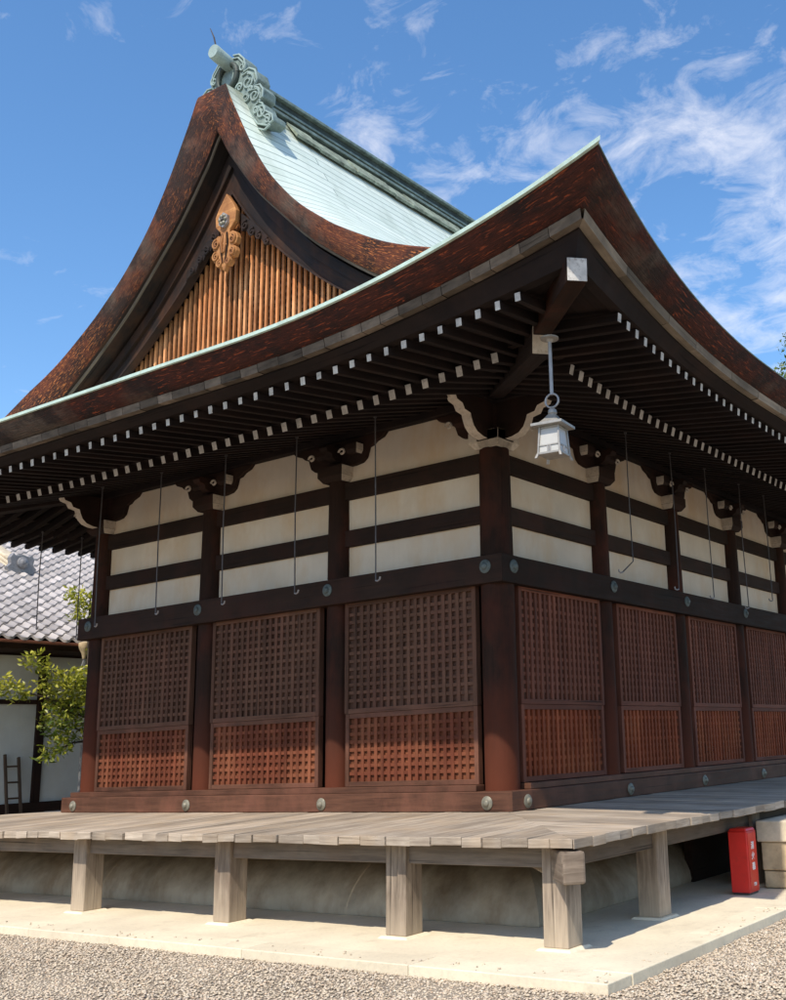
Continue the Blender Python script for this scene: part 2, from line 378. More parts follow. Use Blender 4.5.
# ------------------------------------------------------------------ measures (metres, z = 0 under the gravel)
WX, D = 7.672, 11.58                       # width of the gable front, depth of the hall
XC = -WX/2
FX = [0, -2.556, -5.105, -WX]              # columns of the front
RY = [0, 2.376, 4.648, 6.94, 9.26, D]      # columns of the right flank
ZP = .12; ZG = .055
TOP  = (3.22, 5.950, .0118, .0248, 1.02)
LIP  = (2.98, 5.768, .0104, .0190, 1.31)
HIEN = (2.74, 5.550, .0032, .0191, 1.457)
JI   = (1.70, 5.587, .0058, .0164, 1.79)
def shift(r, dE, dz): return (r[0]+dE, r[1]+dz) + r[2:]
SIDES = {
 'front': (WX, lambda t, e, z: (-t, -e, z)),            # t runs from the near corner to the left
 'right': (D,  lambda t, e, z: (e, t, z)),              # t runs from the near corner backwards
 'back':  (WX, lambda t, e, z: (-t, D+e, z)),
 'left':  (D,  lambda t, e, z: (-WX-e, t, z)),
}
def edge_at(r, t, Ls):
    E0, z0, a, b, u0 = r
    s = min(t, Ls-t); u = max(0., u0-s)
    return E0+b*u*u, z0+a*u*u
def ring_end(r):
    t = r[0]
    for _ in range(60): t = r[0]+r[3]*(t+r[4])**2
    return t
def ring(r, side, n=64):
    Ls, mp = SIDES[side]; te = ring_end(r); out = []
    for i in range(n+1):
        t = -te+(Ls+2*te)*i/n; E, z = edge_at(r, t, Ls); out.append((mp(t, E, z), t))
    return out
def sweep(mb, rings, mat, n=64, sides=('front','right','back','left'), close=False, var=.5):
    rr = rings+[rings[0]] if close else rings
    for sd in sides:
        R_ = [ring(r, sd, n) for r in rr]
        acc = [0]
        for k in range(1, len(rr)): acc.append(acc[-1]+math.dist(R_[k][n//2][0], R_[k-1][n//2][0]))
        mb.grid([[p for p, t in q] for q in R_], mat, [[(t, a) for p, t in q] for q, a in zip(R_, acc)], var)

# ================================================================== TEMPLE HALL
hall = thing('temple_hall', 'large dark timber temple hall with curved gabled roof and latticed walls', 'temple hall', (XC, D/2, ZP))

# --- columns
def column(x, y, r, nm='column'):
    mb = MB()
    prof = [(r*.99, .9)]+[(r*(1.0 if z < 4 else .985), z) for z in (1.3, 2.2, 3.2, 4.2)]+[(r*.94, 5.2), (r*.90, 5.33)]
    mb.lathe(prof, lambda a, b, h: (x+a, y+b, h), 'column_wood', 28, var=.5)
    return mb.build(nm, hall, smooth=40)
column(0, 0, .20)
for x in FX[1:]: column(x, 0, .172)
for y in RY[1:]: column(0, y, .172)

# --- inner core behind the walls (closes the hall so that no light leaks)
mb = MB(); mb.box((-WX-.06, .10, .5), (-.10, D+.06, 6.1), 'dark_wood'); mb.build('inner_wall', hall)

# --- long beams
FR, RT = SIDES['front'][1], SIDES['right'][1]
def long_beam(name, t0, t1, e0, e1, z0, z1, mp, mat, bevel=.008):
    mb = MB(); mb.box((t0, e0, z0), (t1, e1, z1), mat, mp); return mb.build(name, hall, bevel)
def nail(parent, t, e, z, mp, mat, r=.075):
    mb = MB()
    prof = [(r*1.0, 0), (r*1.02, .010), (r*.9, .018), (r*.55, .026), (r*.50, .040), (r*.3, .050), (.004, .053)]
    mb.lathe(prof, lambda a, b, h: mp(t+a, e+h, z+b), mat, 18)
    mb.build('nail_cover', parent, smooth=50)
SE = .30
sill_f = long_beam('sill_beam', -.34, WX+.30, -.1, SE, 1.09, 1.305, FR, 'sill_wood')
sill_r = long_beam('sill_beam', -SE+.003, D+.3, -.1, .335, 1.088, 1.302, RT, 'sill_wood')
head_f = long_beam('head_beam', -.235, WX+.27, -.1, .235, 3.665, 3.995, FR, 'dark_wood')
head_r = long_beam('head_beam', -.232, D+.25, -.1, .238, 3.662, 3.992, RT, 'dark_wood')
for t in (-x for x in FX): nail(sill_f, t, SE, 1.183, FR, 'brown_bronze'); nail(head_f, t, .235, 3.86, FR, 'green_bronze', .08)
for t in RY: nail(sill_r, t, .335, 1.183, RT, 'brown_bronze'); nail(head_r, t, .238, 3.86, RT, 'green_bronze', .08)
long_beam('threshold', .2, WX+.18, .08, .24, 1.306, 1.375, FR, 'sill_wood', .006)
long_beam('threshold', .2, D, .08, .25, 1.304, 1.372, RT, 'sill_wood', .006)
for z0, z1 in ((4.43, 4.65), (5.07, 5.305)):
    long_beam('tie_beam', .12, WX+.05, -.05, .075, z0, z1, FR, 'dark_wood')
    long_beam('tie_beam', .12, D, -.05, .075, z0-.003, z1-.003, RT, 'dark_wood')
long_beam('eave_purlin', -1.05, WX+1.0, -.13, .13, 5.90, 6.12, FR, 'eave_wood')
long_beam('eave_purlin', -1.05, D+1.0, -.127, .133, 5.897, 6.117, RT, 'eave_wood')

# --- plaster between the beams, one panel per bay and tier
def bays(cols): return list(zip(cols[:-1], cols[1:]))
for mp, cols in ((FR, [-x for x in FX]), (RT, RY)):
    for a, b in bays(cols):
        for z0, z1 in ((3.99, 4.435), (4.645, 5.075), (5.30, 5.93)):
            mb = MB(); mb.box((a+.08, -.06, z0), (b-.08, .012, z1), 'plaster', mp); mb.build('plaster_panel', hall)
# plain walls of the two sides that the photograph does not show
mb = MB()
for z0, z1, mt in ((.9, 3.7, 'lattice_upper'), (3.7, 4.0, 'dark_wood'), (4.0, 5.9, 'plaster')):
    mb.box((-WX-.08, .2, z0), (-WX-.061, D, z1), mt); mb.box((-WX, D+.061, z0), (-.1, D+.08, z1), mt)
mb.build('rear_wall', hall)

# --- lattice shutters: frame, lattice bars, backing boards
def shutter(name, mp, t0, t1, z0, z1, e, fm, lm, bm_, rows, cols):
    fw = .06; bw = .047
    mb = MB()
    mb.box((t0, e-.05, z0), (t0+fw, e+.035, z1), fm, mp); mb.box((t1-fw, e-.05, z0), (t1, e+.035, z1), fm, mp)
    mb.box((t0+fw+.001, e-.05, z0), (t1-fw-.001, e+.033, z0+fw), fm, mp); mb.box((t0+fw+.001, e-.05, z1-fw), (t1-fw-.001, e+.033, z1), fm, mp)
    fr = mb.build(name, hall, .004)
    mb = MB(); iw = t1-t0-2*fw; ih = z1-z0-2*fw; 
    for i in range(1, cols):
        t = t0+fw+iw*i/cols+rnd.uniform(-.003, .003)
        mb.box((t-bw/2, e-.036, z0+fw), (t+bw/2, e+.024+rnd.uniform(-.002, .002), z1-fw), lm, mp)
    for j in range(1, rows):
        z = z0+fw+ih*j/rows
        mb.box((t0+fw, e-.036, z-.02), (t1-fw, e+(.006 if 'side' in lm else .017), z+.021), lm, mp)
    mb.build('lattice', fr)
    mb = MB(); nb = 7
    for i in range(nb):
        mb.box((t0+fw+iw*i/nb, e-.052, z0+fw-.01), (t0+fw+iw*(i+1)/nb-.002, e-.007-.002*(i % 2), z1-fw+.01), bm_, mp)
    mb.build('backing_board', fr)
for mp, cols, side in ((FR, [-x for x in FX], 0), (RT, RY, 1)):
    for a, b in bays(cols):
        t0, t1 = a+.235, b-.215; nc = round((t1-t0-.12)/.109)
        shutter('lattice_shutter', mp, t0, t1, 2.268, 3.675, .10, 'lattice_side' if side else 'lattice_upper', 'lattice_side' if side else 'lattice_upper', 'back_upper', 13, nc)
        shutter('lattice_panel', mp, t0+.01, t1-.01, 1.378, 2.266, .09, 'lattice_side' if side else 'sill_wood', 'lattice_lower_side' if side else 'lattice_lower', 'back_lower_side' if side else 'back_lower', 8, nc)

# --- brackets over the columns
def bracket(mp, t, corner_arm=False, left_only=False, right_only=False):
    mb = MB()
    # bearing block with its tapered foot; the faces along the wall are painted white
    for z0, z1, a0, a1 in ((5.325, 5.40, .17, .225), (5.40, 5.53, .225, .225)):
        c = [mp(t-a0, -.1, z0), mp(t+a0, -.1, z0), mp(t+a0, a0, z0), mp(t-a0, a0, z0), mp(t-a1, -.1, z1), mp(t+a1, -.1, z1), mp(t+a1, a1, z1), mp(t-a1, a1, z1)]
        mb.hexa(c, 'cream_paint' if corner_arm and not left_only else 'dark_wood', .5, {3: 'cream_paint', 5: 'cream_paint'})
    br = mb.build('bracket', hall, .006)
    # boat shaped arm along the wall, stepped up to the purlin
    half = [(0, 5.53), (.30, 5.53), (.43, 5.55), (.50, 5.60), (.53, 5.68), (.55, 5.74), (.62, 5.755), (.68, 5.80), (.80, 5.84), (.86, 5.898)]
    rh = [(t+a, z) for a, z in half]; lh = [(t-a, z) for a, z in half]
    if left_only: poly = lh + [(t+.1, 5.898), (t+.1, 5.53)]
    elif right_only: poly = rh + [(t-.1, 5.898), (t-.1, 5.53)]
    else: poly = lh[::-1] + rh[1:]
    mb = MB(); mb.prism(poly, -.08, .075, lambda a, b, c: mp(a, c, b), 'dark_wood'); mb.build('boat_arm', br, .006)
    # nose that sticks out of the wall
    if corner_arm:
        poly = [(-.2, 5.905), (.93, 5.905), (.93, 5.85), (.84, 5.835), (.80, 5.77), (.70, 5.745), (.66, 5.68), (.55, 5.66), (.53, 5.60), (.49, 5.52), (.42, 5.46), (.32, 5.43), (.22, 5.42), (-.2, 5.42)]
        ed = tuple(range(1, 12))
    else:
        poly = [(0, 5.80), (.34, 5.80), (.36, 5.76), (.33, 5.71), (.26, 5.70), (.24, 5.64), (.16, 5.60), (0, 5.60)]
        ed = ()
    mb = MB(); mb.prism(poly, t-.07, t+.07, lambda a, b, c: mp(c, a, b), 'dark_wood', 'cream_paint', ed); mb.build('nose', br, .005)
    # small blocks in front of the arm with pale cheeks and a little scroll beside each
    for dt in ((-.36, .20) if not corner_arm else (.38,)):
        mb = MB()
        for z0, z1, a0, a1 in ((5.66, 5.705, .075, .105), (5.705, 5.79, .105, .105)):
            c = [mp(t+dt-a0, .07, z0), mp(t+dt+a0, .07, z0), mp(t+dt+a0, .10+a0, z0), mp(t+dt-a0, .10+a0, z0), mp(t+dt-a1, .07, z1), mp(t+dt+a1, .07, z1), mp(t+dt+a1, .10+a1, z1), mp(t+dt-a1, .10+a1, z1)]
            mb.hexa(c, 'dark_wood', .5, {3: 'cream_paint', 5: 'cream_paint'})
        mb.build('small_block', br, .004)
        mb = MB()
        pts = [mp(t+dt+.16+.06*math.cos(a)*(1-a/9), .20, 5.70+.05*math.sin(a)*(1-a/9)) for a in [k*.5 for k in range(12)]]
        mb.tube(pts, .016, 'cream_paint', 6); mb.build('scroll', br)
bracket(FR, 0, True, right_only=True); bracket(RT, 0, True, right_only=True)
for x in FX[1:3]: bracket(FR, -x)
bracket(FR, WX, True, left_only=True)
for y in RY[1:5]: bracket(RT, y)

# --- rafters: two tiers, white painted ends
def rafter_line(sd, t, tier):
    Ls, mp = SIDES[sd]
    out = max(0., -t)                                       # distance beyond the corner column
    far = max(0., t-Ls); out = max(out, far)
    if tier == 'base':
        E, z = edge_at(JI, t, Ls); lift = z-JI[1]; e0 = max(-.05, out+.10)
        z_in = JI[1]+.29*(E-e0)+lift*max(0., e0)/E
        return mp(t, e0, z_in), mp(t, E, z), E, e0
    E, z = edge_at(HIEN, t, Ls); e0 = max(1.35, out+.10)
    lift = z-HIEN[1]
    return mp(t, e0, HIEN[1]+.135*(E-e0)+lift*.7), mp(t, E, z), E, e0
def rafters(sd, tier, t_first, step, limit, stuff):
    Ls = SIDES[sd][0]; t = t_first; made = 0
    end = Ls-t_first if sd in ('front', 'back', 'right', 'left') else 0
    w, h = ((.098, .128) if tier == 'base' else (.074, .10))
    name = 'rafter' if tier == 'base' else 'flying_rafter'
    while t <= end+1e-6:
        p, q, E, e0 = rafter_line(sd, t, tier)
        if E-e0 > .12:
            if stuff is None and t < limit:
                mb = MB(); mb.bar(p, q, w, h, 'eave_wood', endmat='white_paint', w2=w*rnd.uniform(.76, .92), h2=h*rnd.uniform(.74, .9)); mb.build(name, hall, .006)
            else:
                REST[name].bar(p, q, w, h, 'eave_wood', endmat='white_paint', w2=w*rnd.uniform(.76, .92), h2=h*rnd.uniform(.74, .9))
        t += step
REST = {'rafter': MB(), 'flying_rafter': MB()}
rafters('front', 'base', -1.385, .2475, 99, None); rafters('right', 'base', -1.10, .219, 7.6, None)
rafters('front', 'flying', -2.49, .2425, 7.6, None); rafters('right', 'flying', -2.10, .219, 5.5, None)
for sd in ('back', 'left'): rafters(sd, 'base', -1.30, .25, 0, 1); rafters(sd, 'flying', -2.45, .25, 0, 1)
for nm, mb in REST.items():
    o = mb.build(nm, hall); o['kind'] = 'stuff'
# hip rafters on the four corners
def hip(cx, cy, sx, sy):
    d = lambda q, z: (cx+sx*q, cy+sy*q, z)
    mb = MB(); mb.bar(d(-.1, 6.13), d(2.16, 5.555), .19, .27, 'eave_wood', endmat='cream_paint'); mb.build('hip_rafter', hall, .008)
    mb = MB(); mb.bar(d(1.2, 5.80), d(2.2, 5.70), .17, .20, 'eave_wood', ); 
    mb.bar(d(2.2, 5.70), d(3.21, 5.585), .17, .20, 'column_wood', endmat='white_paint'); mb.build('flying_hip_rafter', hall, .006)
hip(0, 0, 1, -1); hip(-WX, 0, -1, -1); hip(0, D, 1, 1); hip(-WX, D, -1, 1)
# boards over the rafters and the long sticks along their tips
mb = MB()
sweep(mb, [shift(JI, -1.72, .66), shift(JI, -.02, .085)], 'eave_wood')
sweep(mb, [shift(JI, -.3, .22), shift(HIEN, -.02, .078), shift(LIP, -.10, -.02)], 'eave_wood')
mb.build('soffit_board', hall, recalc=False)
mb = MB(); sweep(mb, [shift(JI, -.10, .068), shift(JI, -.015, .068), shift(JI, -.015, .15), shift(JI, -.10, .15)], 'eave_wood', close=True); mb.build('rafter_batten', hall)
mb = MB(); sweep(mb, [shift(HIEN, -.07, .058), shift(HIEN, .03, .058), shift(LIP, -.085, -.105), shift(LIP, -.10, 0.), shift(HIEN, -.07, .13)], 'eave_wood', close=True); mb.build('eave_batten', hall)
# weathered edge board, in lengths with a joint between them
mb = MB()
for sd in ('front', 'right', 'back', 'left'):
    Ls, mp = SIDES[sd]; te = ring_end(LIP); t = -te+.02; k = 0
    while t < Ls+te-.05:
        step = .30 if sd in ('front', 'back') else .9
        t1 = min(t+step*rnd.uniform(.8, 1.2), Ls+te-.02); dz = rnd.uniform(-.004, .004); vv = rnd.random()
        rows = []
        nn = 3
        for dE, z in ((-.10, -.085), (-.005, -.085), (.012, .0), (-.10, .0)):
            r = []
            for i in range(nn+1):
                tt = t+(t1-.006-t)*i/nn; E, zz = edge_at(LIP, tt, Ls); r.append(mp(tt, E+dE, zz+z+dz))
            rows.append(r)
        rows.append(rows[0])
        mb.grid(rows, 'eave_board_front' if sd in ('front', 'back') else 'eave_board', [[(t+.3*i, .1*j+k) for i in range(nn+1)] for j in range(5)], vv)
        t = t1; k += 1
mb.build('eave_edge_board', hall)
# thick bark edge of the roof
mb = MB(); sweep(mb, [shift(LIP, -.10, .002), LIP, shift(LIP, .10, .055), shift(TOP, -.04, -.05), TOP], 'bark_eave', 96); mb.build('bark_eave', hall, recalc=False, smooth=35)
# copper lip and lower roof slopes
mb = MB(); sweep(mb, [shift(TOP, -.02, .001), shift(TOP, .03, .001), shift(TOP, .035, .034), shift(TOP, -.05, .055)], 'copper_edge', 96, ('front', 'back')); sweep(mb, [shift(TOP, -.02, .001), shift(TOP, .006, .002), shift(TOP, .006, .014), shift(TOP, -.05, .055)], 'old_copper', 96, ('right', 'left')); mb.build('copper_drip_edge', hall)  # flank lips: same copper, its unlit look put into a darker colour
RINGS = [shift(TOP, -.04, .052), (2.4, 6.34, .008, .012, 1.0), (1.5, 6.78, .004, .006, .6), (.8, 7.13, .001, .0, 0.), (.2, 7.44, 0., 0., 0.)]
mb = MB(); sweep(mb, RINGS, 'copper_roof', 64); mb.build('lower_roof', hall, recalc=False, smooth=40)

# --- upper roof
VER = [(0, 11.10), (.30, 11.10), (.42, 10.82), (.60, 10.46), (.85, 9.98), (1.2, 9.42), (1.55, 9.0), (1.85, 8.70), (2.2, 8.42), (2.5, 8.20), (3.15, 7.81), (3.6, 7.60), (4.04, 7.43), (4.6, 7.18), (5.1, 6.98)]
INN = [(0, 10.50), (.06, 10.42), (.22, 10.13), (.36, 9.94), (.55, 9.68), (.85, 9.31), (1.15, 9.0), (1.45, 8.70), (1.78, 8.38), (2.1, 8.11), (2.68, 7.68), (3.15, 7.37), (3.6, 7.10), (4.2, 6.84), (4.7, 6.60)]
def lerp_curve(c, n):
    acc = [0]
    for a, b in zip(c[:-1], c[1:]): acc.append(acc[-1]+math.dist(a, b))
    out = []
    for i in range(n+1):
        s = acc[-1]*i/n; k = 0
        while k < len(c)-2 and acc[k+1] < s: k += 1
        f = (s-acc[k])/(acc[k+1]-acc[k]); out.append((c[k][0]+(c[k+1][0]-c[k][0])*f, c[k][1]+(c[k+1][1]-c[k][1])*f, s))
    return out
def smooth_curve(c, sub=6):
    out = []
    for i in range(len(c)-1):
        p0, p1, p2, p3 = c[max(i-1,0)], c[i], c[i+1], c[min(i+2,len(c)-1)]
        for k in range(sub):
            t = k/sub
            out.append(tuple(.5*((2*p1[j])+(-p0[j]+p2[j])*t+(2*p0[j]-5*p1[j]+4*p2[j]-p3[j])*t*t+(-p0[j]+3*p1[j]-3*p2[j]+p3[j])*t**3) for j in (0, 1)))
    out.append(c[-1]); return out
VS = [VER[0]]+smooth_curve(VER[1:], 5); IS = [INN[0]]+smooth_curve(INN[1:], 5)
YV = -1.35
def raise_(x):
    return .20*min(1, max(0, (x-.25)/.5))*min(1, max(0, (4.04-x)/2.2))
for sgn in (1, -1):
    mb = MB()
    vc = lerp_curve([p for p in VS if p[0] <= 4.05]+[(4.04, 7.44)], 60)
    ys = [YV, YV+.12, YV+.3, YV+.55, YV+.85, YV+1.2]+[YV+1.2+(D-2*(YV+1.2))*k/8 for k in range(1, 8)]
    ys += [D-y for y in ys[5::-1]]
    rows, uvr = [], []
    for x, z, s in vc:
        r, u = [], []
        for y in ys:
            dy = min(y-YV, D-YV-y); k = 1-(1-min(1, dy/1.2))**2
            r.append((XC+sgn*x, y, z+raise_(x)*k)); u.append((y, s+.32*(1-min(1, dy/1.2))**2*max(0, 1-s/4)))
        rows.append(r); uvr.append(u)
    mb.grid(rows, 'copper_roof', uvr)
    # the foot of each verge runs on down over the hip
    for ya, yb in ((YV, .2), (D-.2, D-YV)):
        tail = [p for p in VS if p[0] >= 4.0]
        mb.grid([[(XC+sgn*x, ya, z), (XC+sgn*x, yb, z+.02)] for x, z in tail], 'copper_roof', [[(ya, x), (yb, x)] for x, z in tail])
    mb.build('upper_roof', hall, recalc=False, smooth=50)
vv, ii = lerp_curve(VS, 70), lerp_curve(IS, 70)
for yv, d in ((YV, 1), (D-YV, -1)):
    mb = MB()
    for sgn in (1, -1):
        # outer bark face, slightly rounded
        rows, uvr = [], []
        for f, dy in ((0, 0), (.06, -.025), (.5, .0), (.94, .09), (1., .13)):
            rows.append([(XC+sgn*(a[0]+(b[0]-a[0])*f), yv+d*dy, a[1]+(b[1]-a[1])*f) for a, b in zip(vv, ii)])
            uvr.append([(a[2]+30*(sgn > 0), f*.5) for a in vv])
        mb.grid(rows, 'bark', uvr)
    mb.build('bark_verge', hall, recalc=False, smooth=45)
    mb = MB()
    for sgn in (1, -1):                                        # dark boarding under the verge
        mb.grid([[(XC+sgn*a[0], yv+d*.13, a[1]) for a in ii], [(XC+sgn*a[0], yv+d*1.1, a[1]+.02) for a in ii]], 'barge_wood', [[(a[2], 0) for a in ii], [(a[2], 1) for a in ii]])
    mb.build('verge_soffit', hall, recalc=False)
    # pale edging strip under the bark
    mb = MB()
    for sgn in (1, -1):
        st = [(x, z-.005) for x, z, s in ii if x < 3.6]
        mb.grid([[(XC+sgn*x, yv+d*.17, z) for x, z in st], [(XC+sgn*x, yv+d*.175, z-.04) for x, z in st], [(XC+sgn*x, yv+d*.20, z-.04) for x, z in st]], 'eave_board_front', [[(x*2, k*.1) for x, z in st] for k in range(3)])
    mb.build('verge_edge_board', hall, recalc=False)
# --- gables
HL = smooth_curve([(0, 9.66), (.30, 9.25), (.68, 8.80), (1.1, 8.39), (1.4, 8.14), (2.0, 7.68), (2.6, 7.30), (3.2, 7.0)], 5)
HU = smooth_curve([(0, 10.40), (.47, 9.72), (.94, 9.14), (1.4, 8.65), (1.74, 8.30), (2.5, 7.72), (3.0, 7.40), (3.6, 7.05)], 5)
def gable(mp):
    # mp(x_rel, depth_in, z): depth grows into the building
    mb = MB()
    hu, hl = lerp_curve(HU, 40), lerp_curve(HL, 40)
    for sgn in (1, -1):
        for (f0, f1, d0, d1) in ((0, .42, -.05, .09), (.42, .93, 0., .10), (.93, 1., -.03, .10)):
            q = []
            for f, dd in ((f0, d1), (f0, d0), (f1, d0), (f1, d1)):
                q.append([mp(sgn*(a[0]+(b[0]-a[0])*f), dd, a[1]+(b[1]-a[1])*f) for a, b in zip(hu, hl)])
            q.append(q[0]); mb.grid(q, 'barge_wood', [[(a[2]+7*sgn, k*.2+f0*3) for a in hu] for k in range(5)], .3 if f0 < .9 else .9)
    mb.build('barge_board', hall, recalc=False)
    # slat screen: upright slats over cross battens over dark boards
    mb = MB()
    def ztop(x): 
        for (a, za), (b, zb) in zip(HL[:-1], HL[1:]):
            if a <= abs(x) <= b: return za+(zb-za)*(abs(x)-a)/(b-a)
        return 7.0
    for k in range(-27, 28):
        x = k*.108; zt = ztop(x)+.12
        if zt > 7.15: mb.box((x-.021, .165, 6.9), (x+.021, .200, zt), 'slat_wood', mp, rnd.random())
    for k in range(28):
        z = 6.95+k*.105; xm = 0
        for (a, za), (b, zb) in zip(HL[:-1], HL[1:]):
            if zb <= z <= za: xm = b
        if xm: mb.box((-xm, .203, z-.022), (xm, .218, z+.022), 'column_wood', mp, .5)
    mb.build('slat_screen', hall)
    mb = MB()
    pts = [(x, z+.5) for x, z in HL]
    mb.prism([(-x, z) for x, z in pts[::-1]]+pts[1:], .225, .28, lambda a, b, c: mp(a, c, b), 'eave_wood'); mb.build('gable_wall', hall)
    # carved pendant with rosette and leaf scrolls
    mb = MB()
    half = [(0, 9.62), (.15, 9.42), (.215, 9.30), (.20, 9.14), (.10, 9.04), (.09, 8.99), (.15, 9.0), (.23, 8.96), (.265, 8.87), (.235, 8.79), (.175, 8.775), (.23, 8.74), (.25, 8.67), (.21, 8.60), (.14, 8.61), (.15, 8.55), (.10, 8.49), (.05, 8.51), (0, 8.42)]
    mb.prism([(-x, z) for x, z in half[-2:0:-1]]+half, -.13, -.05, lambda a, b, c: mp(a, c, b), 'pale_wood')
    pend = mb.build('gable_pendant', hall, .01)
    mb = MB()
    def spiral(cx, cz, r, a0, sg, turns=1.5, rad=.022, y=-.14):
        pts = []
        for i in range(22):
            f = i/21; a = a0+sg*2*PI*turns*f; rr = r*(1-.82*f); pts.append(mp(cx+rr*math.cos(a), y, cz+rr*math.sin(a)))
        mb.tube(pts, [rad*(1-.45*i/21) for i in range(22)], 'sill_wood' if y > -.139 else 'pale_wood', 6, .6)
    for sg in (1, -1):
        for (cx, cz, r) in ((.165, 8.87, .075), (.165, 8.68, .065), (.085, 8.555, .055)):
            spiral(sg*cx, cz, r, PI/2, -sg, rad=.02); spiral(sg*cx, cz, r*.72, PI/2, -sg, rad=.017, y=-.133)
        mb.tube([mp(sg*.05, -.135, 9.0), mp(sg*.075, -.135, 8.84), mp(sg*.055, -.135, 8.70), mp(sg*.02, -.135, 8.55)], [.014, .014, .013, .01], 'dark_wood', 6, .8)
        mb.tube([mp(sg*.02, -.14, 8.98), mp(sg*.035, -.15, 8.84), mp(sg*.02, -.15, 8.70)], [.02, .025, .015], 'pale_wood', 6, .9)
    spiral(0, 8.80, .05, 0, 1, 1., .018)
    mb.build('carved_scroll', pend, smooth=60)
    mb = MB()
    hexp = [(.10*math.cos(a), 9.19+.115*math.sin(a)) for a in [PI/6+k*PI/3 for k in range(6)]]
    mb.prism(hexp, -.175, -.13, lambda a, b, c: mp(a, c, b), 'grey_metal')
    for k in range(6):
        a = k*PI/3; mb.lathe([(.026, 0), (.03, .012), (.018, .026), (.003, .03)], lambda u, v, h, a=a: mp(.055*math.cos(a)+u, -.175-h, 9.19+.06*math.sin(a)+v), 'brown_bronze', 10)
    mb.lathe([(.024, 0), (.022, .03), (.003, .042)], lambda u, v, h: mp(u, -.175-h, 9.19+v), 'iron', 10)
    mb.build('rosette', pend, smooth=40)
    for sg in (1, -1):                                             # cloud fins along the barge boards
        mb = MB()
        fin = [(.22, 9.28), (.24, 9.0), (.34, 8.98), (.40, 8.88), (.47, 8.92), (.55, 8.78), (.62, 8.80), (.72, 8.64), (.84, 8.62), (.92, 8.56), (.86, 8.66), (.60, 8.95)]
        mb.prism([(sg*x, z) for x, z in fin], -.045, -.012, lambda a, b, c: mp(a, c, b), 'barge_wood', var=.6)
        for cx, cz, r in ((.33, 9.05, .07), (.48, 8.90, .065), (.62, 8.80, .055), (.78, 8.67, .05)):
            pts = [mp(sg*(cx+r*(1-.8*i/17)*math.cos(1.2+i*.5)), -.06, cz+r*(1-.8*i/17)*math.sin(1.2+i*.5)) for i in range(18)]
            mb.tube(pts, .016, 'barge_wood', 6, .9)
        mb.build('cloud_fin', pend)
gable(lambda x, d, z: (XC+x, -.90+d, z))
gable(lambda x, d, z: (XC+x, D+.90-d, z))

# --- ridge
mb = MB()
Y0, Y1 = -.80, D+.80
def rb(x, z0, z1, mat, y0=Y0, y1=Y1, v=None): mb.box((XC-x, y0, z0), (XC+x, y1, z1), mat, None, v)
rb(.46, 10.72, 10.84, 'flashing', v=.2)
rb(.36, 10.842, 11.04, 'dark_copper', v=.1); rb(.41, 11.042, 11.09, 'old_copper', v=.5); rb(.30, 11.092, 11.20, 'dark_copper', v=.1); rb(.32, 11.202, 11.24, 'old_copper', v=.1); rb(.28, 11.242, 11.36, 'dark_copper', v=.1); rb(.35, 11.362, 11.41, 'old_copper', v=.4)
mb.prism([(-.30, 11.412), (.30, 11.412), (.28, 11.47), (.17, 11.56), (0, 11.60), (-.17, 11.56), (-.28, 11.47)], Y0, Y1, lambda a, b, c: (XC+a, c, b), 'old_copper')
mb.build('ridge', hall, .008)
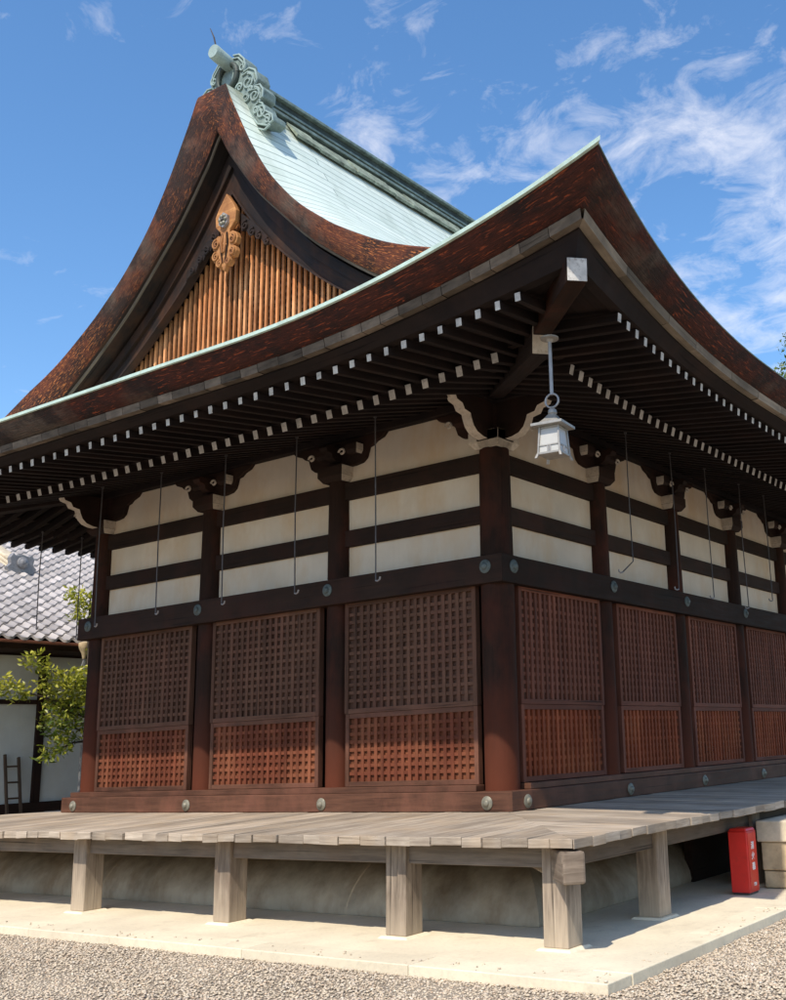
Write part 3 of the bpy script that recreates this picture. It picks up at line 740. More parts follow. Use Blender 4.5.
# flashing beside the ridge: rows of crumpled copper strips
for sgn in (1, -1):
    mb = MB(); y = -.3
    while y < D+.3:
        w = rnd.uniform(.25, .5); z = rnd.uniform(0, .03)
        mb.hexa([(XC+sgn*.40, y, 10.93+z), (XC+sgn*.40, y+w, 10.93+z), (XC+sgn*.62, y+w, 10.64+z), (XC+sgn*.62, y, 10.64+z),
                 (XC+sgn*.40, y, 10.97+z), (XC+sgn*.40, y+w, 10.97+z), (XC+sgn*.64, y+w, 10.68+z), (XC+sgn*.64, y, 10.68+z)], 'flashing', rnd.random())
        y += w+.004
    mb.build('ridge_flashing', hall)
def ornament(mp):
    mb = MB()
    half = [(0, 11.74), (.10, 11.79), (.22, 11.76), (.33, 11.64), (.37, 11.50), (.33, 11.42), (.45, 11.44), (.57, 11.36), (.63, 11.20), (.56, 11.10), (.68, 11.08), (.75, 10.98), (.74, 10.86), (.64, 10.82), (.74, 10.76), (.80, 10.62), (.95, 10.50), (.97, 10.40), (.86, 10.36), (.66, 10.46), (.46, 10.74), (.2, 11.08), (0, 11.14)]
    poly = [(-x, z) for x, z in half[-2:0:-1]]+half
    mb.prism(poly, 0, .24, lambda a, b, c: mp(a, c, b), 'old_copper')
    orn = mb.build('ridge_ornament', hall, .02)
    mb = MB()
    def sp(cx, cz, r, a0, sg, turns=1.6, rad=.03):
        pts, rs = [], []
        for i in range(26):
            f = i/25; a = a0+sg*2*PI*turns*f; rr = r*(1-.85*f); pts.append(mp(cx+rr*math.cos(a), -.012, cz+rr*math.sin(a))); rs.append(rad*(1-.5*f))
        mb.tube(pts, rs, 'copper', 6, .5)
    for sg in (1, -1):
        for cx, cz, r, a0 in ((.43, 11.22, .13, 1.6), (.58, 10.95, .12, 1.6), (.72, 10.62, .10, 1.6), (.40, 10.98, .08, 0.), (.26, 11.20, .07, 3.), (.62, 10.70, .06, 0.), (.30, 11.52, .07, 1.), (.86, 10.46, .07, 2.), (.50, 11.08, .05, 4.)):
            sp(sg*cx, cz, r, a0 if sg > 0 else PI-a0, -sg, 1.5, .021)
        for off in (.0, .05): mb.tube([mp(sg*x*(1-off*1.3), -.01, z-off) for x, z in half[1:21]], .016, 'copper', 6, .5)
    ring_ = [mp(.2*math.cos(a), -.02, 11.46+.2*math.sin(a)) for a in [k*PI/12 for k in range(25)]]
    mb.tube(ring_, .045, 'dark_copper', 8, .3, caps=False)
    mb.build('scroll_relief', orn, smooth=60)
    mb = MB()
    prof = [(.10, -.30), (.11, -.28), (.11, .12)]
    mb.lathe(prof, lambda a, b, h: mp(a, h, 11.68+b-.20*h), 'copper', 18, .6)
    tb = mb.build('ridge_finial', orn, smooth=50)
    mb = MB(); mb.tube([mp(0, -.24, 11.82), mp(-.01, -.28, 11.98), mp(-.05, -.32, 12.12)], [.012, .012, .006], 'iron', 6); mb.build('spike', orn)
ornament(lambda x, d, z: (XC+x, -1.06+d, z))
ornament(lambda x, d, z: (XC+x, D+1.06-d, z))

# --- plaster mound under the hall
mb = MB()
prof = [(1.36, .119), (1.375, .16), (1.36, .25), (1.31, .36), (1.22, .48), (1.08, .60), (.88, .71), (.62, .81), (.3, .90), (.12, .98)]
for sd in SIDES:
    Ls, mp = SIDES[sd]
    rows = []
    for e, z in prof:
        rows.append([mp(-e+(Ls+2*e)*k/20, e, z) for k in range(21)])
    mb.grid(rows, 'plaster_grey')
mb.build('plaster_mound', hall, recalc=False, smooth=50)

mb = MB(); mb.box((1.9, 1.30, ZP), (D-1, 1.40, .97), 'dark_wood', RT); mb.build('underfloor_shade_panel', hall)  # dark panel added to stand for the deep shade under the deck

# ================================================================== VERANDA
ver = thing('timber_veranda', 'weathered grey plank veranda on square posts around the dark hall', 'veranda', (XC, D/2, ZP))
EV = 2.49
def deck_z(e): return 1.085-.055*(e-.28)/2.2
def boards(mp, Ls, name):
    mb = MB(); t = -EV
    while t < Ls+EV:
        w = rnd.uniform(.20, .36); t1 = min(t+w, Ls+EV); g = rnd.uniform(.0015, .005) if rnd.random() > .2 else rnd.uniform(.007, .010)
        a, b = t+g, t1-g
        if b-a > .03:
            zz = rnd.uniform(-.003, .003); th = rnd.uniform(.07, .086); ext = rnd.uniform(-.016, .016)
            def ein(tt): return max(.05, -tt, tt-Ls)+.003
            ia, ib = ein(a), ein(b); oa = EV+ext; ob = EV+ext+rnd.uniform(-.012, .012)
            if max(ia, ib) < EV+.02:
                oa, ob = max(oa, ia+.01), max(ob, ib+.01); tl = rnd.uniform(-.003, .003)
                c = [mp(a, ia, deck_z(ia)+zz-th), mp(b, ib, deck_z(ib)+zz-th), mp(b, ob, deck_z(ob)+zz-th+tl), mp(a, oa, deck_z(oa)+zz-th-tl),
                     mp(a, ia, deck_z(ia)+zz), mp(b, ib, deck_z(ib)+zz), mp(b, ob, deck_z(ob)+zz+tl), mp(a, oa, deck_z(oa)+zz-tl)]
                mb.hexa(c, 'deck_wood', rnd.random(), long=1)
        t = t1
    return mb.build(name, ver, .012)
for sd in ('front', 'right', 'back', 'left'): boards(SIDES[sd][1], SIDES[sd][0], 'plank_deck')
VP = 2.14; PW = .12
def vpost(x, y):
    mb = MB(); j = [rnd.uniform(-.008, .008) for _ in range(4)]
    c = [(x-PW+j[0], y-PW, ZP+.012), (x+PW, y-PW+j[1], ZP+.012), (x+PW, y+PW, ZP+.012), (x-PW, y+PW, ZP+.012),
         (x-PW, y-PW+j[2], .955), (x+PW+j[3], y-PW, .955), (x+PW, y+PW, .955), (x-PW, y+PW, .955)]
    mb.hexa(c, 'post_wood', rnd.random(), long=2)
    p = mb.build('post', ver, .012)
    mb = MB(); s = .185
    mb.hexa([(x-s, y-s, ZP-.01), (x+s, y-s, ZP-.01), (x+s, y+s, ZP-.01), (x-s, y+s, ZP-.01), (x-s+.03, y-s+.03, ZP+.014), (x+s-.03, y-s+.03, ZP+.014), (x+s-.03, y+s-.03, ZP+.014), (x-s+.03, y+s-.03, ZP+.014)], 'concrete', .9)
    mb.build('footing', p, .006)
vpost(VP, -VP)
for x in (.383, -2.012, -4.48, -6.95, -WX-VP): vpost(x, -VP)
for y in (-.49, 1.9, 4.3, 6.7, 9.1, D+VP): vpost(VP, y)
for sd, (t0, t1) in (('front', (-VP+PW, WX+VP)), ('right', (-VP+PW, D+VP)), ('back', (-VP, WX+VP)), ('left', (-VP, D+VP))):
    mp = SIDES[sd][1]; mb = MB(); mb.box((t0, VP-.05, .765), (t1, VP+.075, .937), 'beam_wood', mp); mb.build('edge_beam', ver, .008)
mb = MB(); mb.bar((.9, -.9, .805), (2.50, -2.50, .805), .195, .255, 'post_wood', var=.4); mb.build('corner_beam_head', ver, .022)
for sd, Ls in (('front', WX), ('right', D)):
    mp = SIDES[sd][1]
    for t in ((.383, -2.012, -4.48) if sd == 'front' else (-.49, 1.9, 4.3, 6.7)):
        tt = -t if sd == 'front' else t
        mb = MB(); mb.box((tt-.07, .3, .80), (tt+.07, VP-.06, .94), 'beam_wood', mp); mb.build('cross_beam', ver, .006)

# ================================================================== GROUND
def structure(o): o['kind'] = 'structure'; return o
mb = MB(); S = 260
mb.grid([[(-S+2*S*i/8, -S+2*S*j/8, ZG-.02) for i in range(9)] for j in range(9)], 'gravel_ground'); structure(mb.build('ground', recalc=False))
PE = 3.17
mb = MB()
# platform: concrete bed and a row of kerb slabs along the edge
mb.box((-WX-PE+.35, -PE+.35, -.05), (PE-.35, D+PE-.35, ZP-.004), 'concrete', None, .45)
structure(mb.build('platform'))
mb = MB()
for sd in SIDES:
    Ls, mp = SIDES[sd]; t = -PE if sd in ('front', 'back') else -PE+.352
    end = Ls+PE if sd in ('front', 'back') else Ls+PE-.352
    while t < end-.01:
        t1 = t+rnd.uniform(1.3, 2.0)
        if end-t1 < .6: t1 = end
        mb.box((t+.002, PE-.348, -.05), (t1-.003, PE+rnd.uniform(-.004, .004), ZP+rnd.uniform(-.003, .003)), 'concrete', mp, rnd.random()); t = t1
structure(mb.build('kerb', bevel=.008))
# loose gravel
rg = np.random.default_rng(5)
def ico():
    bm = bmesh.new(); bmesh.ops.create_icosphere(bm, subdivisions=1, radius=1.)
    v = np.array([p.co[:] for p in bm.verts]); f = np.array([[q.index for q in t.verts] for t in bm.faces]); bm.free(); return v, f
iv, if_ = ico()
def scatter(n, x0, x1, y0, y1):
    return np.stack([rg.uniform(x0, x1, n), rg.uniform(y0, y1, n)], 1)
pts = np.concatenate([scatter(90, -6, PE-.1, -PE+.02, -PE+.25), scatter(70, PE-.2, PE-.02, -PE, 1.), scatter(44000, -6.5, 4.6, -5.6, -PE-.01), scatter(26000, PE+.01, 6.0, -PE, 1.2)])
n = len(pts); sz = rg.uniform(.006, .0145, (n, 1, 1)); st = rg.uniform(.7, 1.35, (n, 1, 3)); st[:, :, 2] *= .5
ang = rg.uniform(0, 2*PI, n); ca, sa = np.cos(ang), np.sin(ang)
vv_ = iv[None]*sz*st*rg.uniform(.85, 1.15, (n, len(iv), 1))
vx = vv_[..., 0]*ca[:, None]-vv_[..., 1]*sa[:, None]; vy = vv_[..., 0]*sa[:, None]+vv_[..., 1]*ca[:, None]
vv_ = np.stack([vx+pts[:, :1], vy+pts[:, 1:], vv_[..., 2]+ZG-.016+rg.uniform(0, .008, (n, 1))+.012*np.sin(pts[:, :1]*2.3+pts[:, 1:]*1.7)*np.sin(pts[:, 1:]*3.1)*.6], 2).reshape(-1, 3)
vv_.reshape(n, len(iv), 3)[:160, :, 2] += ZP-ZG+.014
ff = (if_[None]+(np.arange(n)*len(iv))[:, None, None]).reshape(-1, 3)
me = bpy.data.meshes.new('gravel'); me.vertices.add(len(vv_)); me.vertices.foreach_set('co', vv_.ravel())
me.loops.add(ff.size); me.loops.foreach_set('vertex_index', ff.ravel().astype(np.int32))
me.polygons.add(len(ff)); me.polygons.foreach_set('loop_start', (np.arange(len(ff))*3).astype(np.int32))
me.polygons.foreach_set('use_smooth', np.ones(len(ff), bool))
me.update(calc_edges=True)
at = me.attributes.new('var', 'FLOAT', 'FACE'); at.data.foreach_set('value', np.repeat(rg.uniform(0, 1, n), len(if_)).astype(np.float32))
me.materials.append(M['gravel_stone'])
go = bpy.data.objects.new('gravel', me); COL.objects.link(go); go['kind'] = 'stuff'; go['label'] = 'loose brown and grey pebbles spread over the ground'; go['category'] = 'gravel'

# ================================================================== HANGING LANTERN
LX, LY = 2.395, -2.395
lan = thing('hanging_lantern', 'pale metal box lantern with curved roof hanging from the near roof corner', 'lantern', (LX, LY, 4.2))
def lrot(a, b, c, ang=math.radians(8)):
    a *= .74; b *= .74
    return (LX+a*math.cos(ang)-b*math.sin(ang), LY+a*math.sin(ang)+b*math.cos(ang), c+.09)
mb = MB(); mb.tube([(LX, LY, 4.89), (LX, LY, 5.44)], .017, 'grey_metal', 10); mb.lathe([(.02, 5.40), (.035, 5.425), (.085, 5.43), (.085, 5.445)], lambda a, b, h: (LX+a, LY+b, h), 'lamp_metal', 16); mb.build('hanging_rod', lan, smooth=40)
mb = MB(); rc = [lrot(.065/.74*math.cos(a), 0, 4.745+.065*math.sin(a)) for a in [k*PI/12 for k in range(25)]]
mb.tube(rc, .010, 'grey_metal', 8, caps=False); mb.build('ring', lan, smooth=60)
mb = MB()
def sq(h, z): return [lrot(-h, -h, z), lrot(h, -h, z), lrot(h, h, z), lrot(-h, h, z), lrot(-h, -h, z)]
mb.lathe([(.025, 4.69), (.042, 4.715), (.038, 4.745), (.022, 4.76), (.012, 4.78)], lambda a, b, h: (LX+a, LY+b, h), 'lamp_metal', 14)
mb.grid([sq(.02, 4.625), sq(.05, 4.605), sq(.085, 4.565), (sq(.13, 4.53)), sq(.185, 4.51), sq(.205, 4.512), sq(.205, 4.488), sq(.15, 4.485), sq(.001, 4.485)], 'lamp_metal')
mb.build('lamp_roof', lan, smooth=30)
mb = MB()
for sx in (1, -1):
    for sy in (1, -1):
        mb.hexa([lrot(sx*.145-.012, sy*.145-.012, 4.215), lrot(sx*.145+.012, sy*.145-.012, 4.215), lrot(sx*.145+.012, sy*.145+.012, 4.215), lrot(sx*.145-.012, sy*.145+.012, 4.215),
                 lrot(sx*.122-.012, sy*.122-.012, 4.485), lrot(sx*.122+.012, sy*.122-.012, 4.485), lrot(sx*.122+.012, sy*.122+.012, 4.485), lrot(sx*.122-.012, sy*.122+.012, 4.485)], 'lamp_metal')
        mb.hexa([lrot(sx*.165-.015, sy*.165-.015, 4.19), lrot(sx*.165+.015, sy*.165-.015, 4.19), lrot(sx*.165+.015, sy*.165+.015, 4.19), lrot(sx*.165-.015, sy*.165+.015, 4.19),
                 lrot(sx*.145-.016, sy*.145-.016, 4.235), lrot(sx*.145+.016, sy*.145-.016, 4.235), lrot(sx*.145+.016, sy*.145+.016, 4.235), lrot(sx*.145-.016, sy*.145+.016, 4.235)], 'lamp_metal')
for z0, z1, h in ((4.225, 4.245, .150), (4.300, 4.315, .139), (4.465, 4.484, .126)):
    mb.hexa([lrot(*p, z0) for p in ((-h, -h), (h, -h), (h, h), (-h, h))]+[lrot(*p, z1) for p in ((-h, -h), (h, -h), (h, h), (-h, h))], 'lamp_metal')
for k in (-.018, 0, .018):
    mb.bar(lrot(k, -.148, 4.245), lrot(k, -.142, 4.30), .006, .006, 'grey_metal', up=(0, 1, 0)); mb.bar(lrot(.148, k, 4.245), lrot(.142, k, 4.30), .006, .006, 'grey_metal', up=(1, 0, 0))
mb.build('lamp_frame', lan, .003)
mb = MB(); a, b = .134, .117
mb.hexa([lrot(*p, 4.248) for p in ((-a, -a), (a, -a), (a, a), (-a, a))]+[lrot(*p, 4.464) for p in ((-b, -b), (b, -b), (b, b), (-b, b))], 'lamp_glass'); mb.build('lamp_pane', lan)

# ================================================================== HOOKED RODS under the eaves
def rod(x, y, ztop, zbot, label, hook=(.10, -.03), bend=None):
    mb = MB()
    pts = [(x, y, ztop), (x+.004, y, (ztop+zbot)/2), (x+.01, y, zbot)]
    if bend: pts += [(x+bend[0], y+bend[1], zbot-bend[2])]; x, y, zbot = x+bend[0], y+bend[1], zbot-bend[2]
    tip = len(pts)-1
    pts += [(x+hook[0]*.5, y+hook[1]*.5, zbot-.012), (x+hook[0], y+hook[1], zbot), (x+hook[0]*1.1, y+hook[1]*1.1, zbot+.03)]
    k = rnd.uniform(-.012, .012); pts[1] = (pts[1][0]+k, pts[1][1]+.5*k, pts[1][2])
    mb.tube(pts[:tip+1], .0085, 'iron', 6); mb.tube(pts[tip:], .0105, 'grey_metal', 6)
    mb.lathe([(.02, ztop-.03), (.02, ztop)], lambda a, b, h: (pts[0][0]+a, pts[0][1]+b, h), 'iron', 8)
    return tag(mb.build('hooked_rod', smooth=60), label, 'hook rod', 'thin iron rods hanging from the eaves')
ZR = lambda e: JI[1]+.29*(JI[0]-e)-.04
for x, zb, lb in ((-6.44, 3.70, 'thin rod hanging before the left end column of the gable front'), (-5.09, 3.745, 'thin hooked rod hanging over the leftmost plaster bay of the gable front'),
                  (-3.75, 3.74, 'thin hooked rod hanging just right of the second column from the left'), (-2.41, 3.735, 'thin hooked rod left of the third column on the gable front'),
                  (-1.075, 3.74, 'thin hooked rod before the plaster bay beside the near corner column')):
    rod(x, -.95, ZR(.95), zb, lb)
for y, zb, lb, bd in ((1.64, 4.03, 'rod with a bent zigzag foot right of the hanging lantern', (-.02, -.23, .16)), (2.92, 3.80, 'thin rod before the second column of the right flank', None),
                  (4.07, 3.79, 'thin rod left of the third column along the right flank', None), (5.36, 3.75, 'thin rod between third and fourth columns of the right flank', None), (6.4, 3.96, 'thin rod near the right edge by the fourth flank column', None)):
    rod(.95, y, ZR(.95), zb, lb, (-.02, -.06), bd)
for y, zb, lb in ((-.1, 3.98, 'dark thin wire hanging before the grey tiled roof, left one'), (.62, 3.86, 'dark thin wire hanging before the tiled roof beside the hall corner')):
    rod(-9.3, y, 5.62, zb, lb)

# ================================================================== EXTINGUISHER BOX
bx0, bx1, by0, by1 = 2.255, 2.475, 1.08, 1.34
ext = thing('fire_extinguisher_box', 'red metal fire extinguisher box with white vertical writing beside the veranda', 'extinguisher box', (2.365, 1.21, ZP))
mb = MB(); zt = ZP+.69
def rr(x0, x1, y0, y1, z): return [(x0, y0, z), (x1, y0, z), (x1, y1, z), (x0, y1, z)]
mb.hexa(rr(bx0, bx1, by0, by1, ZP+.02)+rr(bx0, bx1, by0, by1, zt-.035), 'red_paint', .5)
mb.hexa(rr(bx0, bx1, by0, by1, zt-.034)+rr(bx0+.02, bx1-.02, by0+.02, by1-.02, zt), 'red_paint', .5)
mb.hexa(rr(bx0+.01, bx1-.01, by0+.01, by1-.01, ZP+.002)+rr(bx0+.01, bx1-.01, by0+.01, by1-.01, ZP+.021), 'iron', .5)
body = mb.build('box_body', ext, .012)
mb = MB(); mb.box((bx1, by0+.02, ZP+.05), (bx1+.006, by1-.02, zt-.05), 'red_paint'); door = mb.build('box_door', ext, .003)
def text_mesh(txt, size, parent, y, z, x):
    cu = bpy.data.curves.new('lettering', 'FONT'); cu.body = txt; cu.size = size; cu.align_x = 'CENTER'; cu.align_y = 'CENTER'; cu.extrude = .0012; cu.offset = .0018
    cu.space_line = 1.0
    o = bpy.data.objects.new('lettering', cu); COL.objects.link(o)
    dg = bpy.context.evaluated_depsgraph_get(); me = bpy.data.meshes.new_from_object(o.evaluated_get(dg)); bpy.data.objects.remove(o)
    mt = Matrix(((0, 0, 1, x), (1, 0, 0, y), (0, 1, 0, z), (0, 0, 0, 1)))
    me.transform(mt); me.name = 'lettering'; me.materials.clear(); me.materials.append(M['white_letter'])
    t = bpy.data.objects.new('lettering', me); COL.objects.link(t); t.parent = parent; return t
for k, ch in enumerate('消火器'):
    text_mesh(ch, .084, door, (by0+by1)/2-.005, zt-.19-.108*k, bx1+.0078)
text_mesh('消防', .036, door, (by0+by1)/2+.005, ZP+.10, bx1+.0078)
mb = MB()
for zz in (ZP+.16, ZP+.50): mb.tube([(bx1+.004, by0+.022, zz-.025), (bx1+.004, by0+.022, zz+.025)], .007, 'red_paint', 8)
mb.build('hinge', body)

# ================================================================== STONE STEP BLOCK
stp = thing('stone_step', 'rough tan stone block stack beside the red box at the veranda edge', 'stone step', (3.0, 2.9, ZP))
mb = MB(); mb.box((2.37, 1.60, ZP+.50), (3.05, 4.2, ZP+.73), 'stone_top', None, .5); mb.build('top_slab', stp, .015)
def course(z0, z1, cuts):
    for a, b in zip(cuts[:-1], cuts[1:]):
        mb = MB(); mb.box((2.40+rnd.uniform(-.015, .015), a+.008, z0+.004), (3.0+rnd.uniform(-.02, .02), b-.008, z1-.004), 'stone_block'); mb.build('stone', stp, .014)
course(ZP, ZP+.19, (1.64, 2.5, 3.4, 4.15)); course(ZP+.19, ZP+.50, (1.62, 2.25, 3.1, 4.16))

# ================================================================== TILED STOREHOUSE (left)
XE = -12.5; XW = -13.45; YB0, YB1 = -9.0, 14.0
barn = thing('tiled_storehouse', 'long white walled storehouse with grey pantile roof left of the hall', 'storehouse', (XW, 2.5, 0))
def roof_z(x): return 4.22+(XE-x)*.5
mb = MB()
TW, TH = .29, .2475; ns = 8
ny = int((YB1-YB0)/TW)
for r in range(26):
    xa = XE-r*TH; rows = []
    for (xx, lift) in ((xa+.02, -.02), (xa+.02, .035), (xa-.10, .028), (xa-TH-.03, -.005)):
        row = []
        for k in range(ny*ns+1):
            f = (k % ns)/ns; y = YB0+k*TW/ns
            h = .034*math.cos(2*PI*f)+.012*math.cos(4*PI*f)
            scal = .045*(1+math.cos(2*PI*(f-.5)))*.5 if xx > xa-.05 else 0
            row.append((xx+scal, y, roof_z(xx)+lift+h))
        rows.append(row)
    o = len(mb.v); nc = ny*ns+1
    for q in rows: mb.v += [Vector(p) for p in q]
    tv = [rnd.random() for _ in range(ny+1)]
    for i in range(3):
        for j in range(nc-1):
            mb.face((o+i*nc+j, o+i*nc+j+1, o+(i+1)*nc+j+1, o+(i+1)*nc+j), 'pantile', tv[(j+ns//2)//ns])
mb.build('tile_roof', barn, recalc=False, smooth=50)
mb = MB(); mb.grid([[(XE-.05, YB0, 4.14), (XE-.05, YB1, 4.14)], [(XE-6.4, YB0, 7.32), (XE-6.4, YB1, 7.32)], [(XE-12.8, YB0, 4.14), (XE-12.8, YB1, 4.14)]], 'dark_wood', None); mb.build('roof_deck', barn, recalc=False)
mb = MB(); mb.box((XE-.03, YB0, 4.115), (XE+.06, YB1, 4.17), 'terracotta_gutter'); mb.build('gutter', barn, .012)
mb = MB(); mb.box((XW, YB0+.3, 4.01), (XE-.04, YB1-.3, 4.105), 'dark_wood'); mb.box((XW-.02, YB0+.3, 3.97), (XW+.10, YB1-.3, 4.009), 'dark_wood'); mb.build('eave_board', barn)
mb = MB(); mb.box((XW-4, YB0+.3, 0), (XW, YB1-.3, 3.97), 'plaster_barn'); mb.build('wall', barn)
for z0, z1 in ((3.005, 3.095), (.05, 1.085)):
    mb = MB(); mb.box((XW-.02, YB0+.3, z0), (XW+.06, YB1-.3, z1), 'dark_wood'); mb.build('wall_beam' if z0 > 1 else 'base_boarding', barn, .005)
for k in range(-6, 7):
    y = 2.61+k*1.92
    if YB0+.3 < y < YB1-.3:
        mb = MB(); mb.box((XW-.02, y-.08, 1.085), (XW+.075, y+.08, 3.965), 'dark_wood'); mb.build('wall_post', barn, .005)
# descending ridge with its end tile
mb = MB()
yr = 3.72
for k, (w, h0, h1) in enumerate(((.24, .0, .10), (.20, .10, .18), (.15, .18, .26))):
    a, b = (-16.55, yr), (-18.6, yr)
    mb.hexa([(a[0], yr-w, roof_z(a[0])+h0), (a[0], yr+w, roof_z(a[0])+h0), (b[0], yr+w, roof_z(b[0])+h0), (b[0], yr-w, roof_z(b[0])+h0),
             (a[0], yr-w, roof_z(a[0])+h1), (a[0], yr+w, roof_z(a[0])+h1), (b[0], yr+w, roof_z(b[0])+h1), (b[0], yr-w, roof_z(b[0])+h1)], 'stone_top')
mb.build('hip_ridge', barn, .02)
mb = MB()
ep = [(-.30, -.05), (.30, -.05), (.36, .08), (.27, .16), (.30, .30), (.22, .42), (.16, .36), (0, .40), (-.16, .36), (-.22, .42), (-.30, .30), (-.27, .16), (-.36, .08)]
mb.prism(ep, 0, .14, lambda a, b, c: (-16.53+c, yr+a, roof_z(-16.53)+b), 'grey_tile_ornament')
mb.lathe([(.14, 0), (.13, .05), (.10, .06), (.05, .10), (.01, .11)], lambda u, v, h: (-16.39+h, yr+u, roof_z(-16.53)+.20+v), 'grey_tile_ornament', 14)
mb.build('ridge_end_tile', barn, .015)
# rain funnel and chain at the gutter
mb = MB(); fx, fy = -12.42, 2.84
mb.lathe([(.03, 3.86), (.05, 3.96), (.10, 4.05), (.13, 4.14), (.12, 4.18), (.03, 4.21)], lambda a, b, h: (fx+a, fy+b, h), 'stone_block', 14); fun = mb.build('rain_funnel', barn, smooth=40)
mb = MB(); mb.tube([(fx, fy, 3.84), (fx-.03, fy+.05, 3.2), (fx-.05, fy+.1, 2.6), (fx-.06, fy+.1, .1)], .02, 'grey_metal', 6); mb.tube([(fx, fy, 3.85), (fx-.02, fy-.12, 3.4), (fx-.03, fy-.05, 3.0)], .014, 'grey_metal', 6); mb.build('rain_chain', fun)

# ================================================================== LADDER
lad = thing('wooden_ladder', 'small dark wooden ladder leaning on the white storehouse wall', 'ladder', (-13.1, 2.04, 0))
for dy in (-.14, .14):
    mb = MB(); mb.bar((-12.97, 2.04+dy, .05), (-13.36, 2.04+dy, 2.03-(.06 if dy > 0 else 0)), .045, .055, 'bamboo', up=(1, 0, 0)); mb.build('rail', lad, .006)
for k in range(6):
    f = .12+k*.155; z = .05+1.95*f; x = -12.97-.39*f
    mb = MB(); mb.tube([(x, 1.89, z), (x, 2.19, z)], .018, 'bamboo', 8); mb.build('rung', lad)

# ================================================================== TREES
def leaves(mb, c, rad, n, size, mat, flat=.7, bias=.0):
    c = Vector(c)
    for _ in range(n):
        while True:
            p = Vector((rnd.uniform(-1, 1), rnd.uniform(-1, 1), rnd.uniform(-1, 1)))
            if p.length <= 1: break
        q = c+Vector((p.x*rad, p.y*rad, p.z*rad*flat))
        d = Vector((rnd.gauss(0, 1), rnd.gauss(0, 1), rnd.gauss(.35, .8))).normalized()
        w = d.cross(Vector((rnd.gauss(0, 1), rnd.gauss(0, 1), rnd.gauss(0, 1)))).normalized(); nn = d.cross(w)
        s = size*rnd.uniform(.6, 1.25); o = len(mb.v); v = min(1, max(0, rnd.gauss(.45+.35*p.z+bias, .25)))
        mb.v += [q, q+d*s*.45+w*s*.21+nn*s*.05, q+d*s, q+d*s*.45-w*s*.21+nn*s*.05]
        mb.face((o, o+1, o+2, o+3), mat, v)
shr = thing('leafy_tree', 'bright yellow green broadleaf tree between the hall and the tiled storehouse', 'tree', (-12.07, 2.88, 0.00))
mb = MB()
mb.tube([(-12.17, 3.20, 0.00), (-12.12, 3.04, 1.16), (-12.07, 2.88, 2.23), (-12.01, 2.72, 3.30), (-11.96, 2.61, 4.38), (-11.91, 2.56, 5.13)], [.075, .065, .055, .045, .03, .012], 'tree_bark', 8)
trunk = mb.build('trunk', shr, smooth=60)
twigs = [((-12.07, 2.88, 2.34), (-11.96, 2.19, 2.50)), ((-12.05, 2.83, 2.66), (-12.01, 1.81, 3.03)), ((-12.05, 2.83, 2.77), (-11.91, 1.11, 3.20)), ((-12.01, 2.72, 3.20), (-11.91, 1.54, 3.68)), ((-11.96, 2.61, 4.27), (-11.91, 2.29, 4.97)), ((-12.07, 2.88, 2.23), (-11.91, 1.97, 2.02)), ((-11.96, 2.61, 4.48), (-12.01, 3.10, 5.13))]
mb = MB()
for a, b in twigs:
    m_ = tuple((p+q)/2+rnd.uniform(-.08, .08) for p, q in zip(a, b)); mb.tube([a, m_, b], [.028, .018, .007], 'tree_bark', 6)
mb.build('branch', shr, smooth=60)
mb = MB()
for c, r, n_, bi in (((-11.91, 0.95, 3.22), .30, 70, .2), ((-11.91, 1.27, 3.11), .26, 50, .1), ((-11.91, 1.51, 3.73), .26, 60, .2), ((-11.91, 1.81, 3.54), .24, 40, .1), ((-11.96, 1.97, 3.25), .36, 150, .15), ((-11.91, 2.40, 3.41), .36, 170, .15),
                 ((-11.96, 2.13, 2.93), .36, 150, -.05), ((-12.01, 2.56, 2.87), .42, 200, .05), ((-11.96, 2.02, 2.55), .34, 110, -.25), ((-12.01, 2.40, 2.39), .38, 130, -.2), ((-11.91, 2.08, 2.12), .28, 70, -.15), ((-11.91, 1.86, 1.96), .2, 35, -.1), ((-12.07, 2.78, 3.20), .4, 160, .1),
                 ((-11.91, 2.26, 5.02), .26, 60, .3), ((-11.91, 2.35, 4.64), .22, 45, .3), ((-11.93, 2.56, 4.86), .3, 80, .25), ((-11.96, 2.72, 4.48), .26, 60, .1), ((-12.01, 3.10, 5.13), .35, 90, .1), ((-12.01, 2.88, 3.95), .25, 40, .1)):
    leaves(mb, c, r, int(n_*1.6), .125, 'leaf', .75, bi)
mb.build('crown', shr, recalc=False)
rnd = random.Random(3)
tx, ty = -3.7, 28.0
tre = thing('tall_tree', 'tall green tree rising behind the hall at the right edge of the picture', 'tree', (tx, ty, 0))
mb = MB(); mb.tube([(tx, ty, 0), (tx+.1, ty, 4), (tx-.1, ty, 9), (tx, ty, 15)], [.4, .33, .24, .08], 'tree_bark', 10); mb.build('trunk', tre, smooth=60)
mb = MB()
for k in range(12):
    a = k*2.4; h = 6.5+k*.65; mb.tube([(tx, ty, h), (tx+1.3*math.cos(a), ty+1.3*math.sin(a), h+.8), (tx+2.5*math.cos(a), ty+2.5*math.sin(a), h+1.9)], [.12, .08, .03], 'tree_bark', 6)
mb.build('branch', tre, smooth=60)
mb = MB()
for k in range(110):
    a = rnd.uniform(0, 2*PI); z = rnd.uniform(7.9, 17.2); R_ = 3.7*math.sqrt(max(.05, 1-((z-12.5)/5.0)**2)); r_ = R_*rnd.uniform(.45, 1.)
    leaves(mb, (tx+r_*math.cos(a), ty+r_*math.sin(a), z), rnd.uniform(.5, .95), 150, .17, 'leaf_far', .7, .1)
mb.build('crown', tre, recalc=False)

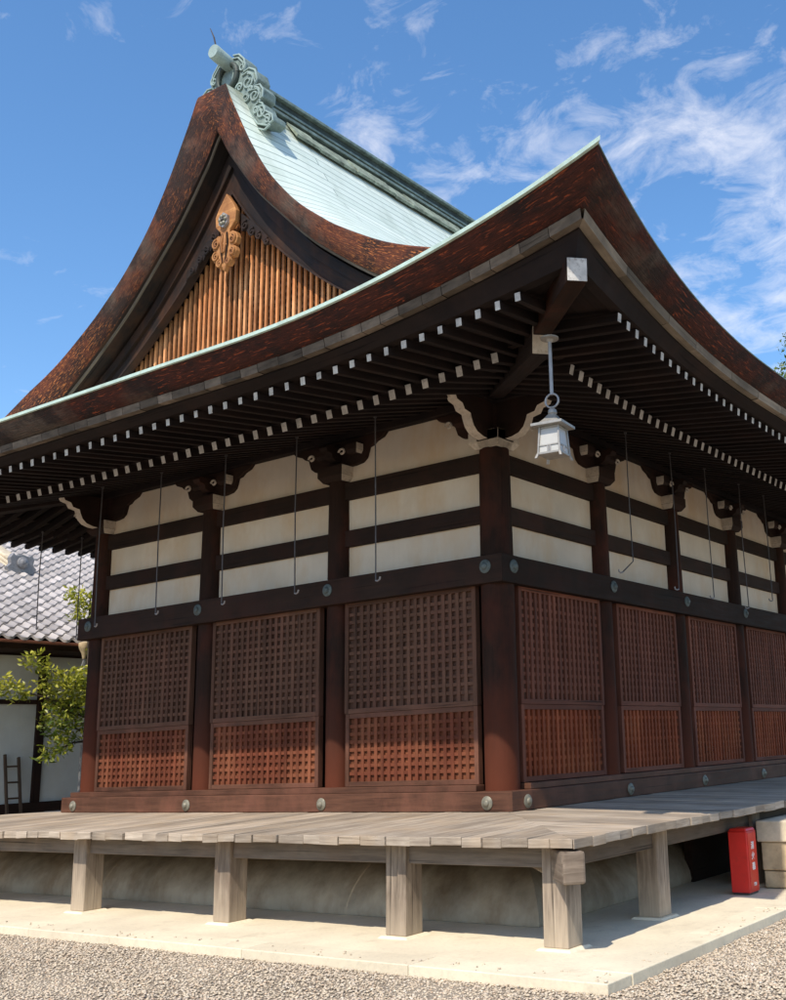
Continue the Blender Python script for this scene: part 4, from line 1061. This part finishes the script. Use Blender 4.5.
# ================================================================== SKY, SUN, CAMERA
sd_ = Vector((.16, -.77, 1)).normalized()
elev = math.asin(sd_.z); rot = math.atan2(sd_.x, sd_.y)
w = bpy.data.worlds.new('World'); SC.world = w; w.use_nodes = True
nt = w.node_tree; nt.nodes.clear()
out = N(nt, 'ShaderNodeOutputWorld'); bg = N(nt, 'ShaderNodeBackground'); L(nt, bg.outputs[0], out.inputs[0])
sky = N(nt, 'ShaderNodeTexSky', sky_type='NISHITA'); sky.sun_disc = False; sky.sun_elevation = elev; sky.sun_rotation = rot
sky.air_density = 1.0; sky.dust_density = .6; sky.ozone_density = 2.0; sky.altitude = 50
SKY_STR = .138
bg.inputs['Strength'].default_value = SKY_STR
d = texco(nt, 'Generated')
sep = N(nt, 'ShaderNodeSeparateXYZ'); L(nt, d, sep.inputs[0])
zc = math_(nt, 'ADD', math_(nt, 'MAXIMUM', sep.outputs[2], .0), .22)
cv = N(nt, 'ShaderNodeCombineXYZ'); L(nt, math_(nt, 'DIVIDE', sep.outputs[0], zc), cv.inputs[0]); L(nt, math_(nt, 'DIVIDE', sep.outputs[1], zc), cv.inputs[1])
c1 = noise(nt, mapping(nt, cv.outputs[0], (1.3, 1.3, 1), (3.1, 1.7, .4)), 2.6, 4, .55, .3)
c2 = noise(nt, mapping(nt, cv.outputs[0], (1.5, 1.9, 1), (.3, 5.2, 0)), 7.5, 8, .66, .5)
# more cloud in the northern part of the sky
e_ = N(nt, 'ShaderNodeVectorMath', operation='DOT_PRODUCT'); L(nt, d, e_.inputs[0]); e_.inputs[1].default_value = (-.297, .845, .445)
east = ramp(nt, e_.outputs['Value'], [(.965, 0.), (.995, 1.)])
cl = math_(nt, 'ADD', math_(nt, 'MULTIPLY', c1, .5), math_(nt, 'MULTIPLY', c2, .5))
cl = math_(nt, 'ADD', cl, math_(nt, 'MULTIPLY', east, .105))
cm = ramp(nt, cl, [(.55, 0.), (.76, 1.)])
cc = mix(nt, math_(nt, 'MULTIPLY', cm, .62), sky.outputs[0], (5.2, 5.2, 5.3))
hs = N(nt, 'ShaderNodeHueSaturation'); hs.inputs['Saturation'].default_value = 1.22; L(nt, cc, hs.inputs['Color'])
L(nt, mix(nt, 1., hs.outputs[0], (1.78, 1.72, 1.68), 'MULTIPLY'), bg.inputs['Color'])

sl = bpy.data.lights.new('sun', 'SUN'); sl.energy = 5.0; sl.angle = math.radians(.53); sl.color = (1, .925, .80)
so = bpy.data.objects.new('sun', sl); COL.objects.link(so); so.location = (5, -20, 25)
so.rotation_euler = (-sd_).to_track_quat('-Z', 'Y').to_euler()

cam = bpy.data.cameras.new('camera'); co = bpy.data.objects.new('camera', cam); COL.objects.link(co); SC.camera = co
Rv = Vector((0.84297019, 0.53645269, -0.04024632)); Uv = Vector((0.15427863, -0.16940294, 0.97339650)); Fv = Vector((-0.51536333, 0.82675338, 0.22556482))
co.matrix_world = Matrix(((Rv.x, Uv.x, -Fv.x, 7.3), (Rv.y, Uv.y, -Fv.y, -10.0925), (Rv.z, Uv.z, -Fv.z, 1.79), (0, 0, 0, 1)))
cam.sensor_fit = 'HORIZONTAL'; cam.sensor_width = 36; cam.lens = 48.196; cam.shift_x = (393-566)/786; cam.clip_start = .05; cam.clip_end = 2000
SC.view_settings.view_transform = 'Standard'; SC.view_settings.look = 'None'; SC.view_settings.exposure = 0; SC.view_settings.gamma = 1
SC.render.engine = 'CYCLES'
SC.cycles.max_bounces = 6; SC.cycles.use_denoising = True
